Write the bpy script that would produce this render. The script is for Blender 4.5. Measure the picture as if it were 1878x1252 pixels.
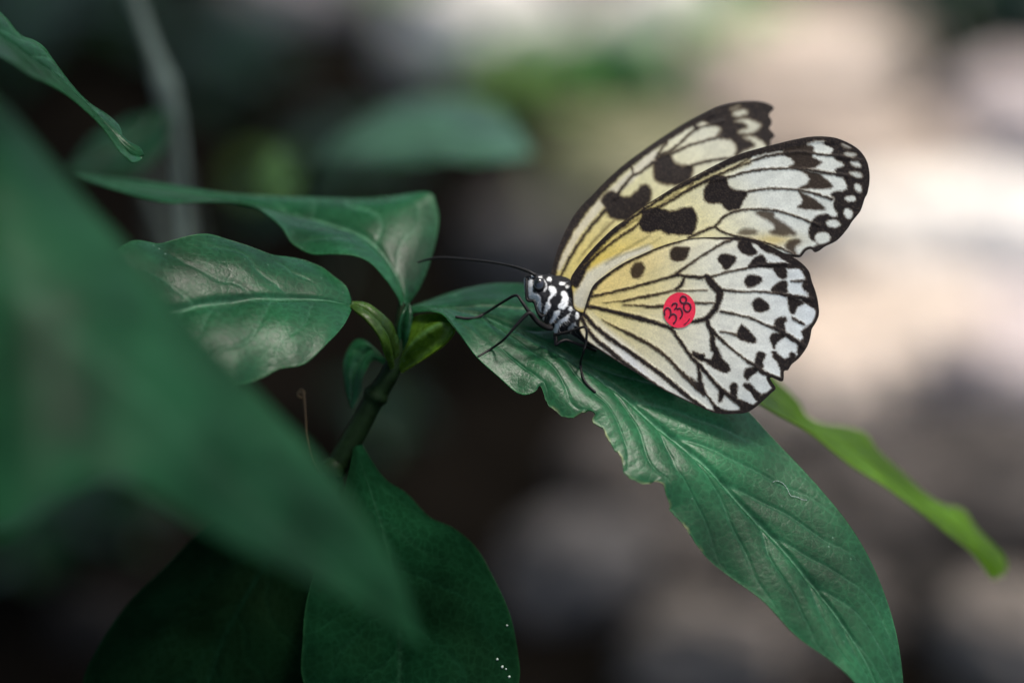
import bpy, bmesh, math, random
import numpy as np
from mathutils import Vector, noise

scene = bpy.context.scene
for ob in list(bpy.data.objects):
    bpy.data.objects.remove(ob, do_unlink=True)

# ------------------------------------------------------------------ camera
PITCH = math.radians(30.0)          # looking down on the plant
FOCUS = 0.62                        # metres from lens to the butterfly
STAND = 0.35                        # height of the butterfly above the soil
FWD = np.array([0.0, math.cos(PITCH), -math.sin(PITCH)])
RIGHT = np.array([1.0, 0.0, 0.0])
UPV = np.array([0.0, math.sin(PITCH), math.cos(PITCH)])
CAM = np.array([0.0, 0.0, STAND]) - FWD * FOCUS
cam_data = bpy.data.cameras.new('camera')
cam_data.lens = 100.0
cam_data.sensor_width = 36.0
cam_data.clip_start = 0.01
cam_data.clip_end = 500.0
cam_data.dof.use_dof = True
cam_data.dof.focus_distance = FOCUS - 0.001
cam_data.dof.aperture_fstop = 3.0
cam_data.dof.aperture_blades = 0
cam = bpy.data.objects.new('camera', cam_data)
cam.location = CAM
cam.rotation_euler = (math.pi / 2 - PITCH, 0, 0)
scene.collection.objects.link(cam)
scene.camera = cam

# ------------------------------------------------------------------ daylight
SUN_EL, SUN_AZ = 73.0, 8.0         # azimuth from +X, counter-clockwise: high, from the right
world = bpy.data.worlds.new('World')
scene.world = world
world.use_nodes = True
wn = world.node_tree
bg = wn.nodes['Background']
sky = wn.nodes.new('ShaderNodeTexSky')
sky.sky_type = 'NISHITA'
sky.sun_disc = False
sky.sun_elevation = math.radians(SUN_EL)
sky.sun_rotation = math.radians(90.0 - SUN_AZ)
sky.air_density = 1.0
sky.dust_density = 4.0
sky.ozone_density = 0.6
wn.links.new(sky.outputs['Color'], bg.inputs['Color'])
bg.inputs['Strength'].default_value = 0.10
sun_data = bpy.data.lights.new('sun', 'SUN')
sun_data.energy = 1.5
sun_data.angle = math.radians(10.0)
sun_data.color = (1.0, 0.95, 0.86)
sun = bpy.data.objects.new('sun', sun_data)
_e, _a = math.radians(SUN_EL), math.radians(SUN_AZ)
_to = Vector((math.cos(_e) * math.cos(_a), math.cos(_e) * math.sin(_a), math.sin(_e)))
sun.rotation_euler = (-_to).to_track_quat('-Z', 'Y').to_euler()
sun.location = (0, 0, 3)
scene.collection.objects.link(sun)
scene.view_settings.view_transform = 'Standard'
scene.view_settings.look = 'None'
scene.view_settings.exposure = 1.45
scene.view_settings.gamma = 1.0
scene.view_settings.use_curve_mapping = False
scene.cycles.use_denoising = True
scene.cycles.max_bounces = 5
scene.cycles.transparent_max_bounces = 8
scene.cycles.use_adaptive_sampling = False
scene.cycles.sample_clamp_indirect = 6.0

# ------------------------------------------------------------------ helpers
rng = np.random.default_rng(7)
random.seed(7)
PXW = 1878.0


def P(px, py, dz):
    """Point seen at photo position (px, py), dz millimetres behind the plane of focus."""
    px, py, dz = np.asarray(px, float), np.asarray(py, float), np.asarray(dz, float)
    d = FOCUS + dz * 0.001
    x = (px - 939.0) / PXW * 0.36 * d
    y = (626.0 - py) / PXW * 0.36 * d
    return CAM + x[..., None] * RIGHT + y[..., None] * UPV + d[..., None] * FWD


def ground_at(px, py, z=0.0):
    v = FWD + (px - 939.0) / PXW * 0.36 * RIGHT + (626.0 - py) / PXW * 0.36 * UPV
    return CAM + v * ((z - CAM[2]) / v[2])


def lin(r, g, b):
    def f(c):
        c = c / 255.0
        return c / 12.92 if c <= 0.04045 else ((c + 0.055) / 1.055) ** 2.4
    return np.array([f(r), f(g), f(b)])


def spline(pts, n, closed=False):
    """Catmull-Rom through the points, resampled evenly."""
    p = np.asarray(pts, float)
    if closed:
        q = np.vstack([p[-1], p, p[0], p[1]])
    else:
        q = np.vstack([2 * p[0] - p[1], p, 2 * p[-1] - p[-2]])
    out = []
    for i in range(1, len(q) - 2):
        p0, p1, p2, p3 = q[i - 1], q[i], q[i + 1], q[i + 2]
        t = np.linspace(0, 1, 9)[:-1, None]
        out.append(0.5 * ((2 * p1) + (-p0 + p2) * t + (2 * p0 - 5 * p1 + 4 * p2 - p3) * t ** 2
                          + (-p0 + 3 * p1 - 3 * p2 + p3) * t ** 3))
    c = np.vstack(out + [q[-2][None]])
    s = np.concatenate([[0], np.cumsum(np.linalg.norm(np.diff(c[:, :2], axis=0), axis=1))])
    u = np.linspace(0, s[-1], n + 1)[:-1] if closed else np.linspace(0, s[-1], n)
    return np.stack([np.interp(u, s, c[:, k]) for k in range(c.shape[1])], 1)


def link(ob, parent=None):
    scene.collection.objects.link(ob)
    if parent is not None:
        ob.parent = parent
        ob.matrix_parent_inverse = parent.matrix_world.inverted()
    return ob


def thing(name, loc, label, cat, group=None):
    o = bpy.data.objects.new(name, None)
    o.empty_display_size = 0.01
    o.location = loc
    o.matrix_world.translation = Vector(loc)
    link(o)
    o['label'] = label
    o['category'] = cat
    if group:
        o['group'] = group
    return o


def tag(o, label, cat, group=None):
    o['label'] = label
    o['category'] = cat
    if group:
        o['group'] = group
    return o


def mesh_obj(name, verts, faces, mats, parent=None, col=None, mat_idx=None, smooth=True):
    verts = np.asarray(verts, float)
    me = bpy.data.meshes.new(name)
    org = np.array(parent.location) if parent is not None else None
    me.from_pydata(verts.tolist(), [], [tuple(int(i) for i in f) for f in faces])
    for m in (mats if isinstance(mats, (list, tuple)) else [mats]):
        me.materials.append(m)
    if mat_idx is not None:
        me.polygons.foreach_set('material_index', np.asarray(mat_idx, np.int32))
    if smooth:
        me.polygons.foreach_set('use_smooth', np.ones(len(me.polygons), bool))
    if col is not None:
        a = me.color_attributes.new('Col', 'FLOAT_COLOR', 'POINT')
        c4 = np.ones((len(verts), 4), np.float32)
        c4[:, :3] = col
        a.data.foreach_set('color', c4.ravel())
    me.update()
    ob = bpy.data.objects.new(name, me)
    if parent is None:
        link(ob)
    else:
        scene.collection.objects.link(ob)
        root = parent
        while root.parent is not None:
            root = root.parent
        ob.parent = parent
        # meshes are written in world space; undo the root's translation
        if parent is root:
            ob.location = -Vector(root.location)
        else:
            ob.location = (0, 0, 0)
    return ob


def tube(path, rad, seg=10, cap=True, squash=None):
    """Verts and faces of a round, tapering tube along world points."""
    p = np.asarray(path, float)
    r = np.broadcast_to(np.asarray(rad, float), (len(p),))
    tan = np.gradient(p, axis=0)
    tan /= np.linalg.norm(tan, axis=1)[:, None] + 1e-12
    ref = np.array([0.31, 0.17, 0.93])
    V, F = [], []
    for i in range(len(p)):
        a = np.cross(tan[i], ref)
        a /= np.linalg.norm(a) + 1e-12
        b = np.cross(tan[i], a)
        ang = np.linspace(0, 2 * math.pi, seg, endpoint=False)
        V.append(p[i] + r[i] * (np.cos(ang)[:, None] * a + np.sin(ang)[:, None] * b))
    for i in range(len(p) - 1):
        for k in range(seg):
            k2 = (k + 1) % seg
            F.append((i * seg + k, i * seg + k2, (i + 1) * seg + k2, (i + 1) * seg + k))
    V = np.vstack(V)
    if cap:
        n = len(V)
        V = np.vstack([V, p[0] - tan[0] * r[0] * 0.6, p[-1] + tan[-1] * r[-1] * 0.6])
        m = (len(p) - 1) * seg
        for k in range(seg):
            k2 = (k + 1) % seg
            F.append((n, k2, k))
            F.append((n + 1, m + k, m + k2))
    return V, F


def px_tube(pts, radii_px, n=40, seg=10):
    """Tube through (px, py, dz) points; radii are photo pixels at the plane of focus."""
    c = spline(pts, n)
    r = np.interp(np.linspace(0, 1, n), np.linspace(0, 1, len(radii_px)), radii_px)
    return tube(P(c[:, 0], c[:, 1], c[:, 2]), r * 0.36 * FOCUS / PXW, seg)


# ------------------------------------------------------------------ materials
def new_mat(name):
    m = bpy.data.materials.new(name)
    m.use_nodes = True
    nt = m.node_tree
    nt.nodes.clear()
    out = nt.nodes.new('ShaderNodeOutputMaterial')
    return m, nt, out


def N(nt, typ, **kw):
    n = nt.nodes.new(typ)
    for k, v in kw.items():
        if k in n.inputs.keys() and not hasattr(type(n), k):
            n.inputs[k].default_value = v
        else:
            setattr(n, k, v)
    return n


def noise_node(nt, scale, detail=4.0, rough=0.55):
    tc = N(nt, 'ShaderNodeTexCoord')
    n = N(nt, 'ShaderNodeTexNoise')
    n.inputs['Scale'].default_value = scale
    n.inputs['Detail'].default_value = detail
    n.inputs['Roughness'].default_value = rough
    nt.links.new(tc.outputs['Object'], n.inputs['Vector'])
    return n


def leaf_mat(name, tint=(1, 1, 1), rough=0.36, trans=0.3, trans_col=(0.18, 0.5, 0.03), spec=0.13, var=0.5, bump=0.22, dust=1.0):
    m, nt, out = new_mat(name)
    at = N(nt, 'ShaderNodeAttribute', attribute_name='Col')
    big = noise_node(nt, 55.0, 5.0)
    fine = noise_node(nt, 900.0, 6.0, 0.65)
    ramp = N(nt, 'ShaderNodeMapRange')
    ramp.inputs['From Min'].default_value = 0.3
    ramp.inputs['From Max'].default_value = 0.7
    ramp.inputs['To Min'].default_value = 1.0 - var
    ramp.inputs['To Max'].default_value = 1.0 + var
    nt.links.new(big.outputs['Fac'], ramp.inputs['Value'])
    ramp2 = N(nt, 'ShaderNodeMapRange')
    ramp2.inputs['From Min'].default_value = 0.3
    ramp2.inputs['From Max'].default_value = 0.7
    ramp2.inputs['To Min'].default_value = 0.82
    ramp2.inputs['To Max'].default_value = 1.18
    nt.links.new(fine.outputs['Fac'], ramp2.inputs['Value'])
    mul = N(nt, 'ShaderNodeMath', operation='MULTIPLY')
    nt.links.new(ramp.outputs[0], mul.inputs[0])
    nt.links.new(ramp2.outputs[0], mul.inputs[1])
    vm = N(nt, 'ShaderNodeVectorMath', operation='SCALE')
    nt.links.new(at.outputs['Color'], vm.inputs[0])
    nt.links.new(mul.outputs[0], vm.inputs['Scale'])
    tc = N(nt, 'ShaderNodeTexCoord')
    net = N(nt, 'ShaderNodeTexVoronoi', feature='DISTANCE_TO_EDGE')
    net.inputs['Scale'].default_value = 520.0
    nt.links.new(tc.outputs['Object'], net.inputs['Vector'])
    nr = N(nt, 'ShaderNodeMapRange')
    nr.inputs['From Min'].default_value = 0.0
    nr.inputs['From Max'].default_value = 0.16
    nr.inputs['To Min'].default_value = 1.28
    nr.inputs['To Max'].default_value = 0.95
    nt.links.new(net.outputs['Distance'], nr.inputs['Value'])
    mul2 = N(nt, 'ShaderNodeVectorMath', operation='SCALE')
    nt.links.new(vm.outputs[0], mul2.inputs[0])
    nt.links.new(nr.outputs[0], mul2.inputs['Scale'])
    # pale dust and scratches
    spk = N(nt, 'ShaderNodeTexVoronoi')
    spk.inputs['Scale'].default_value = 420.0
    nt.links.new(tc.outputs['Object'], spk.inputs['Vector'])
    sr = N(nt, 'ShaderNodeMapRange')
    sr.inputs['From Min'].default_value = 0.05
    sr.inputs['From Max'].default_value = 0.13
    sr.inputs['To Min'].default_value = 0.75
    sr.inputs['To Max'].default_value = 0.0
    nt.links.new(spk.outputs['Distance'], sr.inputs['Value'])
    patch = noise_node(nt, 90.0, 3.0)
    pr = N(nt, 'ShaderNodeMapRange')
    pr.inputs['From Min'].default_value = 0.5
    pr.inputs['From Max'].default_value = 0.68
    nt.links.new(patch.outputs['Fac'], pr.inputs['Value'])
    ds = N(nt, 'ShaderNodeMath', operation='MULTIPLY')
    nt.links.new(sr.outputs[0], ds.inputs[0])
    nt.links.new(pr.outputs[0], ds.inputs[1])
    ds2 = N(nt, 'ShaderNodeMath', operation='MULTIPLY')
    nt.links.new(ds.outputs[0], ds2.inputs[0])
    ds2.inputs[1].default_value = dust
    dm = N(nt, 'ShaderNodeMix', data_type='RGBA')
    nt.links.new(ds2.outputs[0], dm.inputs['Factor'])
    nt.links.new(mul2.outputs[0], dm.inputs['A'])
    dm.inputs['B'].default_value = (0.13, 0.22, 0.16, 1)
    vt = N(nt, 'ShaderNodeVectorMath', operation='MULTIPLY')
    nt.links.new(dm.outputs['Result'], vt.inputs[0])
    vt.inputs[1].default_value = tint
    bs = N(nt, 'ShaderNodeBsdfPrincipled')
    nt.links.new(vt.outputs[0], bs.inputs['Base Color'])
    rr = N(nt, 'ShaderNodeMapRange')
    rr.inputs['From Min'].default_value = 0.3
    rr.inputs['From Max'].default_value = 0.7
    rr.inputs['To Min'].default_value = rough - 0.08
    rr.inputs['To Max'].default_value = rough + 0.14
    mixr = N(nt, 'ShaderNodeMath', operation='ADD')
    nt.links.new(fine.outputs['Fac'], mixr.inputs[0])
    nt.links.new(patch.outputs['Fac'], mixr.inputs[1])
    half_ = N(nt, 'ShaderNodeMath', operation='MULTIPLY')
    nt.links.new(mixr.outputs[0], half_.inputs[0])
    half_.inputs[1].default_value = 0.5
    nt.links.new(half_.outputs[0], rr.inputs['Value'])
    nt.links.new(rr.outputs[0], bs.inputs['Roughness'])
    bs.inputs['Specular IOR Level'].default_value = spec
    bp = N(nt, 'ShaderNodeBump')
    bp.inputs['Strength'].default_value = bump
    bp.inputs['Distance'].default_value = 0.0004
    hsum = N(nt, 'ShaderNodeMath', operation='MULTIPLY_ADD')
    nt.links.new(nr.outputs[0], hsum.inputs[0])
    hsum.inputs[1].default_value = -0.5
    nt.links.new(fine.outputs['Fac'], hsum.inputs[2])
    nt.links.new(hsum.outputs[0], bp.inputs['Height'])
    nt.links.new(bp.outputs[0], bs.inputs['Normal'])
    tr = N(nt, 'ShaderNodeBsdfTranslucent')
    tr.inputs['Color'].default_value = (*trans_col, 1)
    mx = N(nt, 'ShaderNodeMixShader')
    mx.inputs[0].default_value = trans
    nt.links.new(bs.outputs[0], mx.inputs[1])
    nt.links.new(tr.outputs[0], mx.inputs[2])
    nt.links.new(mx.outputs[0], out.inputs['Surface'])
    return m


def wing_mat(name, trans=0.35):
    m, nt, out = new_mat(name)
    at = N(nt, 'ShaderNodeAttribute', attribute_name='Col')
    fine = noise_node(nt, 2600.0, 5.0, 0.7)
    mid = noise_node(nt, 320.0, 4.0, 0.6)
    r1 = N(nt, 'ShaderNodeMapRange')
    r1.inputs['From Min'].default_value = 0.3
    r1.inputs['From Max'].default_value = 0.7
    r1.inputs['To Min'].default_value = 0.84
    r1.inputs['To Max'].default_value = 1.1
    nt.links.new(fine.outputs['Fac'], r1.inputs['Value'])
    r2 = N(nt, 'ShaderNodeMapRange')
    r2.inputs['From Min'].default_value = 0.3
    r2.inputs['From Max'].default_value = 0.7
    r2.inputs['To Min'].default_value = 0.9
    r2.inputs['To Max'].default_value = 1.08
    nt.links.new(mid.outputs['Fac'], r2.inputs['Value'])
    mu = N(nt, 'ShaderNodeMath', operation='MULTIPLY')
    nt.links.new(r1.outputs[0], mu.inputs[0])
    nt.links.new(r2.outputs[0], mu.inputs[1])
    vm = N(nt, 'ShaderNodeVectorMath', operation='SCALE')
    nt.links.new(at.outputs['Color'], vm.inputs[0])
    nt.links.new(mu.outputs[0], vm.inputs['Scale'])
    bs = N(nt, 'ShaderNodeBsdfPrincipled')
    nt.links.new(vm.outputs[0], bs.inputs['Base Color'])
    bs.inputs['Roughness'].default_value = 0.55
    bs.inputs['Specular IOR Level'].default_value = 0.25
    bp = N(nt, 'ShaderNodeBump')
    bp.inputs['Strength'].default_value = 0.25
    bp.inputs['Distance'].default_value = 0.0001
    nt.links.new(fine.outputs['Fac'], bp.inputs['Height'])
    nt.links.new(bp.outputs[0], bs.inputs['Normal'])
    tr = N(nt, 'ShaderNodeBsdfTranslucent')
    nt.links.new(vm.outputs[0], tr.inputs['Color'])
    mx = N(nt, 'ShaderNodeMixShader')
    mx.inputs[0].default_value = trans
    nt.links.new(bs.outputs[0], mx.inputs[1])
    nt.links.new(tr.outputs[0], mx.inputs[2])
    nt.links.new(mx.outputs[0], out.inputs['Surface'])
    return m


def plain_mat(name, col, rough=0.5, spec=0.4, nscale=400.0, var=0.2, bump=0.2, dist=0.0003, attr=False):
    m, nt, out = new_mat(name)
    nz = noise_node(nt, nscale, 5.0, 0.6)
    r = N(nt, 'ShaderNodeMapRange')
    r.inputs['From Min'].default_value = 0.3
    r.inputs['From Max'].default_value = 0.7
    r.inputs['To Min'].default_value = 1 - var
    r.inputs['To Max'].default_value = 1 + var
    nt.links.new(nz.outputs['Fac'], r.inputs['Value'])
    vm = N(nt, 'ShaderNodeVectorMath', operation='SCALE')
    if attr:
        at = N(nt, 'ShaderNodeAttribute', attribute_name='Col')
        nt.links.new(at.outputs['Color'], vm.inputs[0])
    else:
        vm.inputs[0].default_value = tuple(col)
    nt.links.new(r.outputs[0], vm.inputs['Scale'])
    bs = N(nt, 'ShaderNodeBsdfPrincipled')
    nt.links.new(vm.outputs[0], bs.inputs['Base Color'])
    bs.inputs['Roughness'].default_value = rough
    bs.inputs['Specular IOR Level'].default_value = spec
    bp = N(nt, 'ShaderNodeBump')
    bp.inputs['Strength'].default_value = bump
    bp.inputs['Distance'].default_value = dist
    nt.links.new(nz.outputs['Fac'], bp.inputs['Height'])
    nt.links.new(bp.outputs[0], bs.inputs['Normal'])
    nt.links.new(bs.outputs[0], out.inputs['Surface'])
    return m


def stone_mat(name, ca, cb, nscale=18.0, spec=0.15):
    m, nt, out = new_mat(name)
    n1 = noise_node(nt, nscale, 7.0, 0.6)
    n2 = noise_node(nt, nscale * 9, 6.0, 0.65)
    cr = N(nt, 'ShaderNodeValToRGB')
    cr.color_ramp.elements[0].position = 0.35
    cr.color_ramp.elements[0].color = (*ca, 1)
    cr.color_ramp.elements[1].position = 0.65
    cr.color_ramp.elements[1].color = (*cb, 1)
    nt.links.new(n1.outputs['Fac'], cr.inputs['Fac'])
    r = N(nt, 'ShaderNodeMapRange')
    r.inputs['From Min'].default_value = 0.3
    r.inputs['From Max'].default_value = 0.7
    r.inputs['To Min'].default_value = 0.75
    r.inputs['To Max'].default_value = 1.15
    nt.links.new(n2.outputs['Fac'], r.inputs['Value'])
    vm = N(nt, 'ShaderNodeVectorMath', operation='SCALE')
    nt.links.new(cr.outputs[0], vm.inputs[0])
    nt.links.new(r.outputs[0], vm.inputs['Scale'])
    bs = N(nt, 'ShaderNodeBsdfPrincipled')
    nt.links.new(vm.outputs[0], bs.inputs['Base Color'])
    bs.inputs['Roughness'].default_value = 0.9
    bs.inputs['Specular IOR Level'].default_value = spec
    bp = N(nt, 'ShaderNodeBump')
    bp.inputs['Strength'].default_value = 0.5
    bp.inputs['Distance'].default_value = 0.003
    nt.links.new(n2.outputs['Fac'], bp.inputs['Height'])
    nt.links.new(bp.outputs[0], bs.inputs['Normal'])
    nt.links.new(bs.outputs[0], out.inputs['Surface'])
    return m

# ------------------------------------------------------------------ the ground
soil_mat = stone_mat('soil', (0.0014, 0.0013, 0.0011), (0.006, 0.005, 0.004), 14.0, spec=0.0)  # far darker than real soil: shade of the bed put into the colour


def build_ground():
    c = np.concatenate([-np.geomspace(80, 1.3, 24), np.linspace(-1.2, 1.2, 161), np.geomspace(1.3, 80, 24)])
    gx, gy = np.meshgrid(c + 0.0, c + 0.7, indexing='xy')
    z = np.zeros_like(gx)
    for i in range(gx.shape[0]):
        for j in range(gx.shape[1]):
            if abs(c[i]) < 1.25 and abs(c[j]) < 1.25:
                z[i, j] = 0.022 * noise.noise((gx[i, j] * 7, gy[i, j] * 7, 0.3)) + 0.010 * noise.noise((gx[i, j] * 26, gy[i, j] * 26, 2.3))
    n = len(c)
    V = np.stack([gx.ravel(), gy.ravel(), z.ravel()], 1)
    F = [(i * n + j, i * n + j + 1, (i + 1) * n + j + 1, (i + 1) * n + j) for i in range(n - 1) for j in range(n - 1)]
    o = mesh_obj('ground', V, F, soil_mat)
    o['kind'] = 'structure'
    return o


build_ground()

# ------------------------------------------------------------------ rocks lying on the soil behind the plant
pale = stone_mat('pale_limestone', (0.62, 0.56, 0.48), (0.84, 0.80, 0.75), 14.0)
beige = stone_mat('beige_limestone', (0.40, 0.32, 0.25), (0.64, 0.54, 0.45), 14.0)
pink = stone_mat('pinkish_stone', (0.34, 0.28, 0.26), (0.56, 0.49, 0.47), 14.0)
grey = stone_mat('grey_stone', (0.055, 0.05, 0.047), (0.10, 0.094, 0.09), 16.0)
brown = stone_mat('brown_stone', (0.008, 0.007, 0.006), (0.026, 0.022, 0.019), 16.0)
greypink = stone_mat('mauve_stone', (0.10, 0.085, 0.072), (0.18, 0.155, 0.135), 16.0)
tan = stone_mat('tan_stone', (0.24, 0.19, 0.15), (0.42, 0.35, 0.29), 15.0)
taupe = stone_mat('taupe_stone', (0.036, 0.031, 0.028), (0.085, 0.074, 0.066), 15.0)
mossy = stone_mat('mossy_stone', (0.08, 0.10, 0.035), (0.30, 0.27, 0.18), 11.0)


def rock(px, py, w, h, tall, rot, mat, label, group=None, seed=0, name='rock'):
    """A boulder whose middle shows at (px, py), w by h photo pixels, tall metres high."""
    g0 = ground_at(px, py, tall * 0.4)
    dist = np.dot(g0 - CAM, FWD)
    s = 0.36 * dist / PXW
    rx = w * s * 0.5
    # depth on the ground that foreshortens to h pixels once the rock's height is taken off
    ry = max(0.35 * rx, (h * s - 0.75 * tall * math.cos(PITCH)) / math.sin(PITCH) * 0.5)
    bm = bmesh.new()
    bmesh.ops.create_icosphere(bm, subdivisions=4, radius=1.0)
    off = Vector((seed * 3.7, seed * 1.9, seed * 5.3))
    for v in bm.verts:
        d = v.co.normalized()
        # blocky, faceted shape
        q = Vector((math.copysign(abs(d.x) ** 0.75, d.x), math.copysign(abs(d.y) ** 0.75, d.y), math.copysign(abs(d.z) ** 0.7, d.z)))
        k = 1.0 + 0.26 * noise.noise(d * 1.3 + off) + 0.10 * noise.noise(d * 3.4 + off) + 0.04 * noise.noise(d * 9 + off)
        cell = noise.voronoi(d * 1.4 + off)[0]
        k *= 1.0 - 0.14 * (cell[1] - cell[0] < 0.12)
        v.co = q.normalized() * (0.55 + 0.45 * q.length) * k
        v.co = Vector((v.co.x * rx, v.co.y * ry, v.co.z * tall * 0.62))
    me = bpy.data.meshes.new(name)
    bm.to_mesh(me)
    bm.free()
    me.polygons.foreach_set('use_smooth', np.ones(len(me.polygons), bool))
    me.materials.append(mat)
    o = bpy.data.objects.new(name, me)
    o.location = (g0[0], g0[1], tall * 0.36)
    o.rotation_euler = (random.uniform(-.08, .08), random.uniform(-.08, .08), math.radians(rot))
    link(o)
    return tag(o, label, 'rock', group)


ROCKS = [
    # px, py, w, h, tall, rot, material, label
    (1780, 450, 600, 290, .06, -14, pale, 'brightest white rock, right of the butterfly wing tip'),
    (1620, 620, 600, 280, .05, -6, beige, 'broad beige rock right of the butterfly hindwing, below the white rock'),
    (1880, 650, 420, 300, .05, 20, pink, 'pinkish rock at the right edge above the dark gap'),
    (1460, 120, 470, 230, .055, 12, beige, 'long peach coloured rock above the wing tips'),
    (1860, 230, 330, 230, .05, -20, pink, 'pale pinkish grey rock in the upper right below the dark corner'),
    (1215, 45, 300, 210, .06, 8, pale, 'pale greenish white rock straight above the far wing'),
    (890, 50, 360, 210, .06, -6, pale, 'cream rock at the top edge over the blurred green leaf'),
    (590, -30, 340, 150, .05, 6, pink, 'dim pinkish rock at the top edge above the dark hollow'),
    (1560, 275, 560, 230, .035, -8, tan, 'flat tan rock between the two wing tips and the peach rock'),
    (1150, 300, 380, 230, .045, 14, mossy, 'mossy olive rock behind the far forewing'),
    (960, 450, 240, 170, .045, -12, grey, 'bluish grey stone behind the antenna'),
    (1490, 690, 300, 250, .045, 24, beige, 'tan rock beneath the hindwing tip beside the dark gap'),
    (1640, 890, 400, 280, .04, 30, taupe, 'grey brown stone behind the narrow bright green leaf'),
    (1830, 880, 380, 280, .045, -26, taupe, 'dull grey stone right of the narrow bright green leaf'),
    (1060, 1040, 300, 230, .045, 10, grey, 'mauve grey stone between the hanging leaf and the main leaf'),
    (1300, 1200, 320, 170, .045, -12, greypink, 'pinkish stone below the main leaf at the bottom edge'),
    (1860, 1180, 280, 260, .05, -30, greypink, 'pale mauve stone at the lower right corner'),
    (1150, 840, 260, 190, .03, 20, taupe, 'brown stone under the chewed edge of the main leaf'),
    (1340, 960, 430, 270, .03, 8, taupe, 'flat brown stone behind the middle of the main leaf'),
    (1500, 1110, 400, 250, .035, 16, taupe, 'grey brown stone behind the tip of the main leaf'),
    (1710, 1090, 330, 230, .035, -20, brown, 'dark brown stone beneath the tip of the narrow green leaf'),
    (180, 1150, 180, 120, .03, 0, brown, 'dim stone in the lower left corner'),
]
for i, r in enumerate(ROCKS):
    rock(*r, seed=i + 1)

# ------------------------------------------------------------------ leaves
TOPM = leaf_mat('leaf_upper_side', rough=0.27, trans=0.16, trans_col=(0.10, 0.42, 0.03))
UNDM = leaf_mat('leaf_underside', tint=(1.9, 1.5, 0.9), rough=0.55, trans=0.40, trans_col=(0.20, 0.58, 0.03), spec=0.15)
SHADET = leaf_mat('shade_toned_leaf_upper', rough=0.52, trans=0.06, trans_col=(0.06, 0.42, 0.02), spec=0.0, dust=0.0)  # skins for the low hanging leaves, dulled to imitate shade from leaves above
SHADEU = leaf_mat('shade_toned_leaf_under', tint=(1.4, 1.3, 0.9), rough=0.6, trans=0.08, trans_col=(0.10, 0.42, 0.03), spec=0.2)
STEMM = plain_mat('green_stalk', (0.035, 0.07, 0.018), rough=0.45, nscale=700, var=0.3)
DARKSTEM = plain_mat('dark_green_stem', (0.005, 0.012, 0.004), rough=0.5, spec=0.05, nscale=500, var=0.35)
BARKM = plain_mat('grey_bark', (0.085, 0.11, 0.088), rough=0.8, nscale=160, var=0.35, bump=0.5, dist=0.001)

GREEN = np.array([0.008, 0.048, 0.019])
VEINC = np.array([0.07, 0.17, 0.10])


def vnoise(a, b, s):
    return np.array([noise.noise((x, y, s)) for x, y in zip(a.ravel(), b.ravel())]).reshape(a.shape)


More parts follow.
